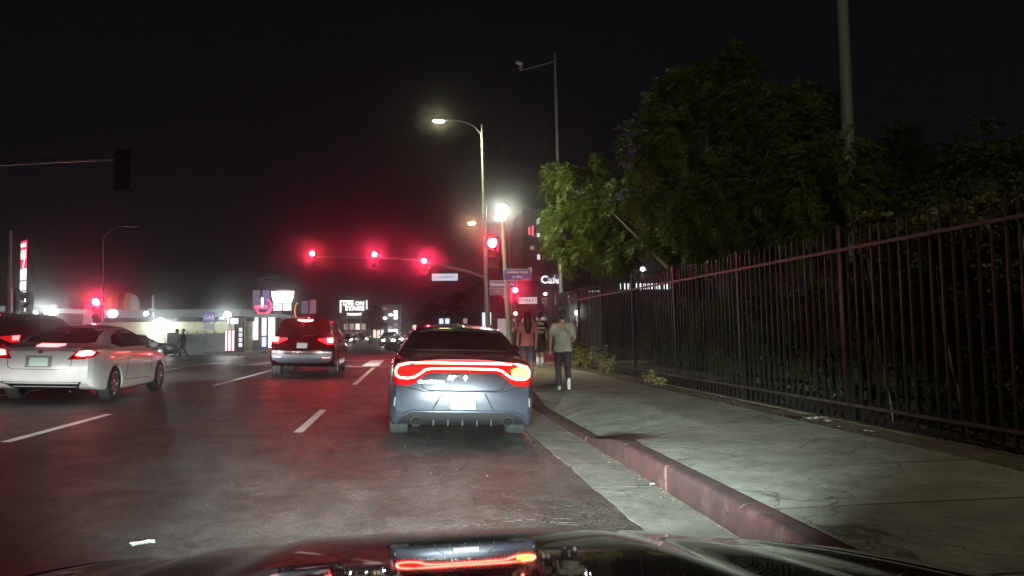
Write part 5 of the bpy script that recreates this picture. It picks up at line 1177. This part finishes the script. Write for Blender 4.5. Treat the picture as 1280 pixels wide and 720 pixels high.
# price sign
c = at(353, 371, 64); t = thing('price_sign', 'glowing white sign head over two small price panels', 'sign', (c.x, 64, .15)); z = c.z-.15
MB().prism([(-.88, .45), (.88, .45), (.80, -.1), (.66, -.48), (-.66, -.48), (-.80, -.1)], 0, .3, TR(0,0,z)).build('sign_head', WSIGN, t)
MB().box(-.5, .6, 0, .28, z+.46, z+.60).build('cap', mat('sign_cap', (.3,.25,.28), .6, emit=(.6,.5,.6), es=.3), t)
for x, s_ in ((-.40, '439'), (.36, '459')):
    f = MB().box(x-.32, x+.32, 0, .25, z-1.12, z-.56).build('price_panel', E_('price_panel_light', (1,.9,.92), 1.4), t); text('numerals', s_, .34, mat('numeral_red', (.25,.03,.05), .5), t, TR(x, -.012, z-.84), .005)
MB().box(-.65, -.05, 0, .2, z-1.9, z-1.25).build('lower_panel', mat('banner_violet', (.16,.13,.22)), t)
for s in (-.7, .7): MB().box(s-.05, s+.05, .1, .2, 0, z).build('post', GALV, t)
# gas pylon at far left
y = 42; c0 = at(28, 300, y); c1 = at(28, 398, y); bx = (at(28, 398, y).x); t = thing('gas_sign', 'tall red illuminated pylon lettered GAS with white price panels at the left', 'sign', (bx, y, .15), R(-52)); H0, H1 = c1.z-.15, c0.z-.15; hh = H1-H0
REDP = E_('pylon_red', (1,.05,.10), 1.25, True); WHP = E_('pylon_white', (1,.94,.97), 1.9, True)
MB().box(-.60, .60, 0, .35, H0-.1, H1+.12).build('cabinet', HOUS, t); MB().box(-.25, .25, .05, .3, 0, H0).build('stem', HOUS, t)
F0 = lambda u: H0+hh*(1-u)
MB().box(-.55, .55, -.02, -.002, F0(.36), F0(.01)).build('red_panel', REDP, t)
text('small_lettering', 'WORLD', .30, WHP, t, TR(0, -.03, F0(.07)), .005, sx=.95)
text('lettering', 'GAS', .66, WHP, t, TR(0, -.03, F0(.195)), .005, sx=.80, bold=.02)
MB().prism([(-.12,.05),(0,-.2),(.28,.28),(.20,.30),(0,-.02),(-.05,.09)], -.03, -.018, TR(0,0,F0(.325))).build('tick', WHP, t)
for a, b_ in ((.37,.51),(.53,.64)): MB().box(-.55, .55, -.02, -.002, F0(b_), F0(a)).build('price_panel', WHP, t)
for k in range(4):
    a = .66+.085*k; MB().box(-.55, -.12, -.02, -.002, F0(a+.075), F0(a)).build('grade_panel', REDP, t); MB().box(-.08, .55, -.02, -.002, F0(a+.075), F0(a)).build('price_panel', WHP, t)
    text('numerals', ('439', '449', '459', '489')[k], .24, mat('numeral_red', (.25,.03,.05)), t, TR(.23, -.03, F0(a+.04)), .004)
    text('numerals', ('87', '89', '91', 'D')[k], .20, WHP, t, TR(-.33, -.03, F0(a+.04)), .004)
# left filling station under the canopy
t = building('filling station shop with lit windows at the left edge', -60, 34, 50, 384, 8, GREYW, [(.55,.75,.12,.55,SHOP),(.80,.97,.12,.50,COOL),(.5,.98,.70,.78,E_('teal_fascia',(.5,1,.85),1.2))], mat('canopy_white', (.5,.5,.5)), 'filling_station')
# striped tank / inflatable
c = at(152, 379, 75); t = thing('striped_tank', 'rounded tank striped orange, red and cream standing above the roofs', 'tank', (c.x, 75, .15)); z = c.z-.15; 
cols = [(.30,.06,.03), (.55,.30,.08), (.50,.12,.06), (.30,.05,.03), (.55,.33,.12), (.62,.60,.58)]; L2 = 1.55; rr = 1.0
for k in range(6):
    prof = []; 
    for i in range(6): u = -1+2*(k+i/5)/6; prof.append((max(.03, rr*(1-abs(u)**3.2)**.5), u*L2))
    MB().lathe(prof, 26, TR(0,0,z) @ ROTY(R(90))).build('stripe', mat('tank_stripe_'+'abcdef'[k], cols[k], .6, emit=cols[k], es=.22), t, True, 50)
for s in (-.9, .9): MB().box(s-.07, s+.07, -.3, .3, 0, z-.5).build('leg', GALV, t)
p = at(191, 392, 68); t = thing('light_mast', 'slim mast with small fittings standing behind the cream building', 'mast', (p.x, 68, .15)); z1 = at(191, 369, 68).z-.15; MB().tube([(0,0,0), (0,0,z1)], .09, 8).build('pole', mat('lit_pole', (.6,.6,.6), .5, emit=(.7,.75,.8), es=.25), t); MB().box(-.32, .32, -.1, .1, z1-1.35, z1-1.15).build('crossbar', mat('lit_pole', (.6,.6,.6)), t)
# second banners, billboard
c = at(386, 384, 80); t = thing('banner_board', 'grey and pink banners on a post just above the roof of the dark red crossover', 'banner', (c.x, 80, c.z-.65))
MB().box(-.75, -.05, 0, .03, 0, 1.3).build('banner', mat('banner_violet', (.16,.13,.22)), t); MB().box(.12, .72, 0, .03, 0, 1.4).build('banner', mat('banner_pink', (.3,.18,.26), .7, emit=(.5,.3,.42), es=.3), t); MB().tube([(0.04,.03,-5), (.04,.03,2.2)], .05, 6).build('pole', GALV, t)
MB().tube([(-.8+.35*math.cos(R(a))-.25, 0, .3+.8*math.sin(R(a))) for a in range(90, 271, 20)], .06, 6).build('neon_arc', E_('orange_neon', (1,.35,.08), 1.2), t)
c = at(442, 383, 110); t = thing('billboard', 'distant lit billboard covered in ragged white lettering on black', 'billboard', (c.x, 110, .15)); z = c.z-.15; w = 1.9
MB().box(-w, w, 0, .3, z-.85, z+.85).build('board', HOUS, t); BW = E_('billboard_white', (1,.97,.95), 2.6)
text('lettering', 'LIVE ON', .72, BW, t, TR(0, -.02, z+.40), .01, sx=1.1, bold=.03); text('lettering', 'STAGE', .80, BW, t, TR(.15, -.02, z-.30), .01, sx=1.1, bold=.04)
text('lettering', 'TONIGHT', .45, BW, t, TR(.1, -.02, z-1.15), .01, bold=.02)
for a in ((-w,-w+.18,-.85,.85),(-w,w*.0,.74,.85),(w-.15,w,-.4,.85)): MB().box(a[0], a[1], -.02, -.002, z+a[2], z+a[3]).build('lit_edge', BW, t)
for s in (-1, 1): MB().box(s-.08, s+.08, .1, .26, 0, z-.85).build('post', GALV, t)
# far street, both sides
def winrows(n, m_, mats, u=(.05,.95), v=(.1,.9), fill=.6, gap=.3):
    o = []
    for i in range(n):
        for j in range(m_):
            if rng.random() < fill: a = u[0]+(u[1]-u[0])*i/n; d = (u[1]-u[0])/n*(1-gap); c = v[0]+(v[1]-v[0])*j/m_; e = (v[1]-v[0])/m_*(1-gap); o.append((a, a+d, c, c+e, mats[rng.integers(len(mats))]))
    return o
building('dim low shopfront row beneath the billboard', 405, 462, 120, 399, 12, DARKW, winrows(7, 2, [DIMW, WARM, DIMW], fill=.7), name='shop_row')
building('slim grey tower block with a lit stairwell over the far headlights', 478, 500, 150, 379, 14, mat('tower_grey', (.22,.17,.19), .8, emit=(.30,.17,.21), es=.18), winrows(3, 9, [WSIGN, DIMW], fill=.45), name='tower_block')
building('low lit shops left of the slim tower block', 461, 482, 130, 404, 10, GREYW, winrows(4, 1, [SHOP, WARM, COOL], v=(.1,.8), fill=1), name='shop_row')
building('dark two-storey block right of the slim tower block', 500, 545, 160, 402, 14, DARKW, winrows(6, 2, [DIMW, WARM], fill=.35))
building('dark block with a few lit windows behind the grey saloon roof', 546, 604, 95, 392, 14, DARKW, winrows(7, 3, [DIMW, COOL, DIMW], fill=.35))
b = building('dark corner shop building with lit front behind the signal posts', 600, 690, 72, 352, 16, mat('red_lit_stucco', (.12,.05,.06), .8, var=.3), [(.03,.09,.25,.50,COOL),(.11,.15,.3,.5,SHOP),(.24,.50,.06,.40,DIMW),(.58,.72,.06,.40,DIMW),(.78,.98,.06,.42,DIMW)]+[], name='corner_shop')  # red light on the dark facade is put into the wall colour
def flat_sign(label, px, py, y, w, h, m, s=None, sm_=None, size=.4, name='shop_sign', rz=0, sx=1.):
    c = at(px, py, y); t = thing(name, label, 'sign', (c.x, y, c.z), rz); MB().box(-w/2, w/2, 0, .12, -h/2, h/2).build('board', m, t)
    if s:
        for k, l in enumerate(s): text('lettering', l, size, sm_, t, TR(0, -.02, (len(s)-1)*size*.6-k*size*1.2), .01, sx=sx)
    return t
LW = E_('letter_white', (1,.95,.97), 1.5)
flat_sign('long white lit sign band right of the lower red signal', 660, 375.5, 71.7, 1.75, .62, E_('sign_white_soft', (1,.85,.9), .6), ['MARKET'], mat('numeral_red', (.25,.03,.05)), .42, sx=1.1)
flat_sign('dark menu board with pink writing, right of the white sign band', 682, 378, 71.5, 1.25, 1.05, mat('board_dark', (.05,.03,.04), .6), ['OPEN', 'DAILY', '9-9'], E_('letter_pink', (.9,.5,.6), .7), .26)
c = at(688, 350, 70); t = thing('neon_sign', 'curly white script sign half hidden by the lit leaves', 'neon sign', (c.x, 70, c.z)); text('lettering', 'Cafe', 1.0, LW, t, TR(0, 0, 0), .03, bold=.02)
MB().box(-1.0, 1.0, .1, .2, -.5, .5).build('backing', HOUS, t)
flat_sign('small white script shop sign above the corner, right of the pedestrian box', 717, 369, 68, 1.6, .5, HOUS, ['Tacos'], LW, .55)
building('grey shop with a tall lit doorway behind the man in grey', 690, 760, 69, 362, 12, GREYW, [(.42,.62,.02,.62,DIMW),(.70,.95,.10,.50,DIMW)], name='corner_shop')
flood('bright ball lamp at the far end of the iron fence', 722, 391, 46, FL2, 60, .13, -.4)
flood('small lamp between the script signs', 681.5, 367.5, 66, E_('spark_lens', (1,.9,.95), 12), 0, .11)
t = building('canopy with a bright edge seen just over the far fence panel', 736, 753, 48, 359, 6, GREYW, [(.0,1.,.93,.985,SHOP)], name='canopy')
t = building('long low roof with a row of small white lights behind the middle fence panels', 772, 880, 60, 340, 8, DARKW, [(.03+.045*k, .055+.045*k, .76, .84, SHOP) for k in range(14)], name='warehouse')
flood('single white lamp on a pole above the middle of the fence', 803, 336.5, 46, E_('spark_lens', (1,.9,.95), 12), 0, .12)
c = at(668, 283, 170); t = building('dark tower with a few red and white lit windows left of the tree', 655, 690, 170, 262, 16, mat('tower_dark', (.008,.007,.009), .9, spec=0), [(.2,.26,.80,.86,E_('red_window',(1,.1,.15),2.2)),(.32,.38,.79,.87,E_('red_window',(1,.1,.15),2.2)),(.5,.62,.88,.93,COOL),(.5,.6,.78,.81,COOL),(.25,.4,.68,.71,DIMW),(.5,.6,.6,.64,COOL),(.2,.3,.5,.54,DIMW)], name='tower_block')
# lights glimpsed through the fence
for i, (px, py, y, m, lab) in enumerate([(1158, 355, 34, E_('spark_lens', (1,.9,.95), 12), 'tiny white light seen through the near fence panel, left of the red one'), (1173, 355, 34, E_('red_spark', (1,.1,.1), 12), 'tiny red light seen through the near fence panel'),
        (1031, 365, 34, E_('spark_lens', (1,.9,.95), 12), 'tiny white light seen through the fence left of the big post')]):
    flood(lab, px, py, y, m, 0, .05)
building('dark shed with faint lit panes glimpsed through the middle fence panels', 860, 1010, 40, 372, 6, DARKW, [(.1,.14,.1,.25,DIMW),(.17,.2,.1,.3,COOL),(.66,.70,.3,.5,DIMW),(.74,.78,.35,.6,DIMW),(.82,.84,.3,.4,COOL)], name='shed')
# glare row: small far street trees
for i, (px, y, top, lab) in enumerate([(462, 115, 385, 'dark rounded street tree right of the billboard'), (540, 120, 378, 'dark palm-like tree above the roof of the grey saloon'), (572, 100, 368, 'dark bushy tree left of the tall lamp pole'), (525, 150, 392, 'low dark tree beyond the grey saloon, left of the palm-like one')]):
    p = at(px, 405, y); h = at(px, top, y).z; tt = thing('street_tree', lab, 'tree', (p.x, y, .15)); limb([(0,0,-.1), (0,0,h*.5), (.1,0,h*.8)], .16, .05, 'trunk', tt)
    C, D = crown_points([((rng.uniform(-.8,.8), rng.uniform(-.6,.6), h*zz), (1.1, 1.1, .9), 1.2) for zz in (.55, .7, .82, .9, .65)], 130); leaves('crown', C, D, .5, .18, LEAFD, tt, pinn=3)
ego()
BEAM_COL = (.85, 1.0, .91)
def beam(loc, tgt, power, col, name='low_beam', spot=95):
    """a dipped headlamp: bright below its cut-off line, faint above it"""
    o = lamp(name, loc, power, col, .05, 'SPOT', tgt, spot, .7); d = o.data; d.use_nodes = True; nt = d.node_tree; N = nt.nodes.new; L = nt.links.new
    em = nt.nodes['Emission']; tc = N('ShaderNodeTexCoord'); s = N('ShaderNodeSeparateXYZ'); L(tc.outputs['Normal'], s.inputs[0])
    a = N('ShaderNodeMath'); a.operation = 'ABSOLUTE'; L(s.outputs['Z'], a.inputs[0]); v = N('ShaderNodeMath'); v.operation = 'DIVIDE'; L(s.outputs['Y'], v.inputs[0]); L(a.outputs[0], v.inputs[1])
    hx = N('ShaderNodeMath'); hx.operation = 'DIVIDE'; L(s.outputs['X'], hx.inputs[0]); L(a.outputs[0], hx.inputs[1]); ha = N('ShaderNodeMath'); ha.operation = 'ABSOLUTE'; L(hx.outputs[0], ha.inputs[0])
    hm_ = N('ShaderNodeMapRange'); hm_.interpolation_type = 'SMOOTHSTEP'; L(ha.outputs[0], hm_.inputs['Value']); hm_.inputs['From Min'].default_value = .22; hm_.inputs['From Max'].default_value = .95; hm_.inputs['To Min'].default_value = 1; hm_.inputs['To Max'].default_value = .04
    r = N('ShaderNodeValToRGB'); mr = N('ShaderNodeMapRange'); mr.inputs['From Min'].default_value = -.5; mr.inputs['From Max'].default_value = .5; L(v.outputs[0], mr.inputs['Value']); L(mr.outputs[0], r.inputs[0])
    e = r.color_ramp.elements; g = lambda q: (q, q, q, 1)
    e[0].position = .0; e[0].color = g(.03); e[1].position = 1; e[1].color = g(.004)
    for p, q in ((.22, .16), (.32, .55), (.40, 1.0), (.47, .85), (.503, .62), (.55, .16), (.66, .03)): k = e.new(p); k.color = g(q)
    mu = N('ShaderNodeMath'); mu.operation = 'MULTIPLY'; L(r.outputs[0], mu.inputs[0]); L(hm_.outputs[0], mu.inputs[1]); L(mu.outputs[0], em.inputs['Strength']); return o
# low beams of the nearest car
for s in (-1, 1):
    beam((.12+s*.66, 2.50, .60), (.12+s*.66+.8, 14, .42), BEAM, BEAM_COL)
# the car behind the white coupe, just outside the frame, its dipped beams on
bc = coupe('dark saloon behind the white coupe, outside the left edge, dipped beams on', ('dark_blue_paint', (.03,.035,.05), .4, .3), (-6.2, 2.6, .2), 0, 'off', 'on', None, 'following_car')
for s in (-1, 1): beam((-6.2+s*.5, 7.35, .78), (-6.2+s*.5, 20, .60), 1500, (1, .97, .95))
# dipped beams of the three waiting cars
for (x, y, z, w, pw) in ((.60, 14.75, .62, .60, 1400), (-3.10, 28.2, .85, .62, 5000), (-6.35, 18.95, .80, .50, 3500)):
    for s in (-1, 1): beam((x+s*w, y, z), (x+s*w+.3, y+12, z-.15), pw, (.93, 1, 1), 'low_beam')
# ------------------------------------------------------------------ haze box added to stand in for lens glare around the lamps
hz = MB().box(-170, 170, -14, 330, -1.4, 26).build('glare_haze', None)
hm = bpy.data.materials.new('glare_volume'); hm.use_nodes = True; nt = hm.node_tree
for n in list(nt.nodes):
    if n.type == 'BSDF_PRINCIPLED': nt.nodes.remove(n)
pv = nt.nodes.new('ShaderNodeVolumePrincipled'); pv.inputs['Density'].default_value = GLARE_DENSITY; pv.inputs['Anisotropy'].default_value = G_ANI; pv.inputs['Color'].default_value = (.9, .9, .92, 1)
nt.links.new(pv.outputs[0], nt.nodes['Material Output'].inputs['Volume']); hz.data.materials.append(hm); tag(hz, kind='stuff')
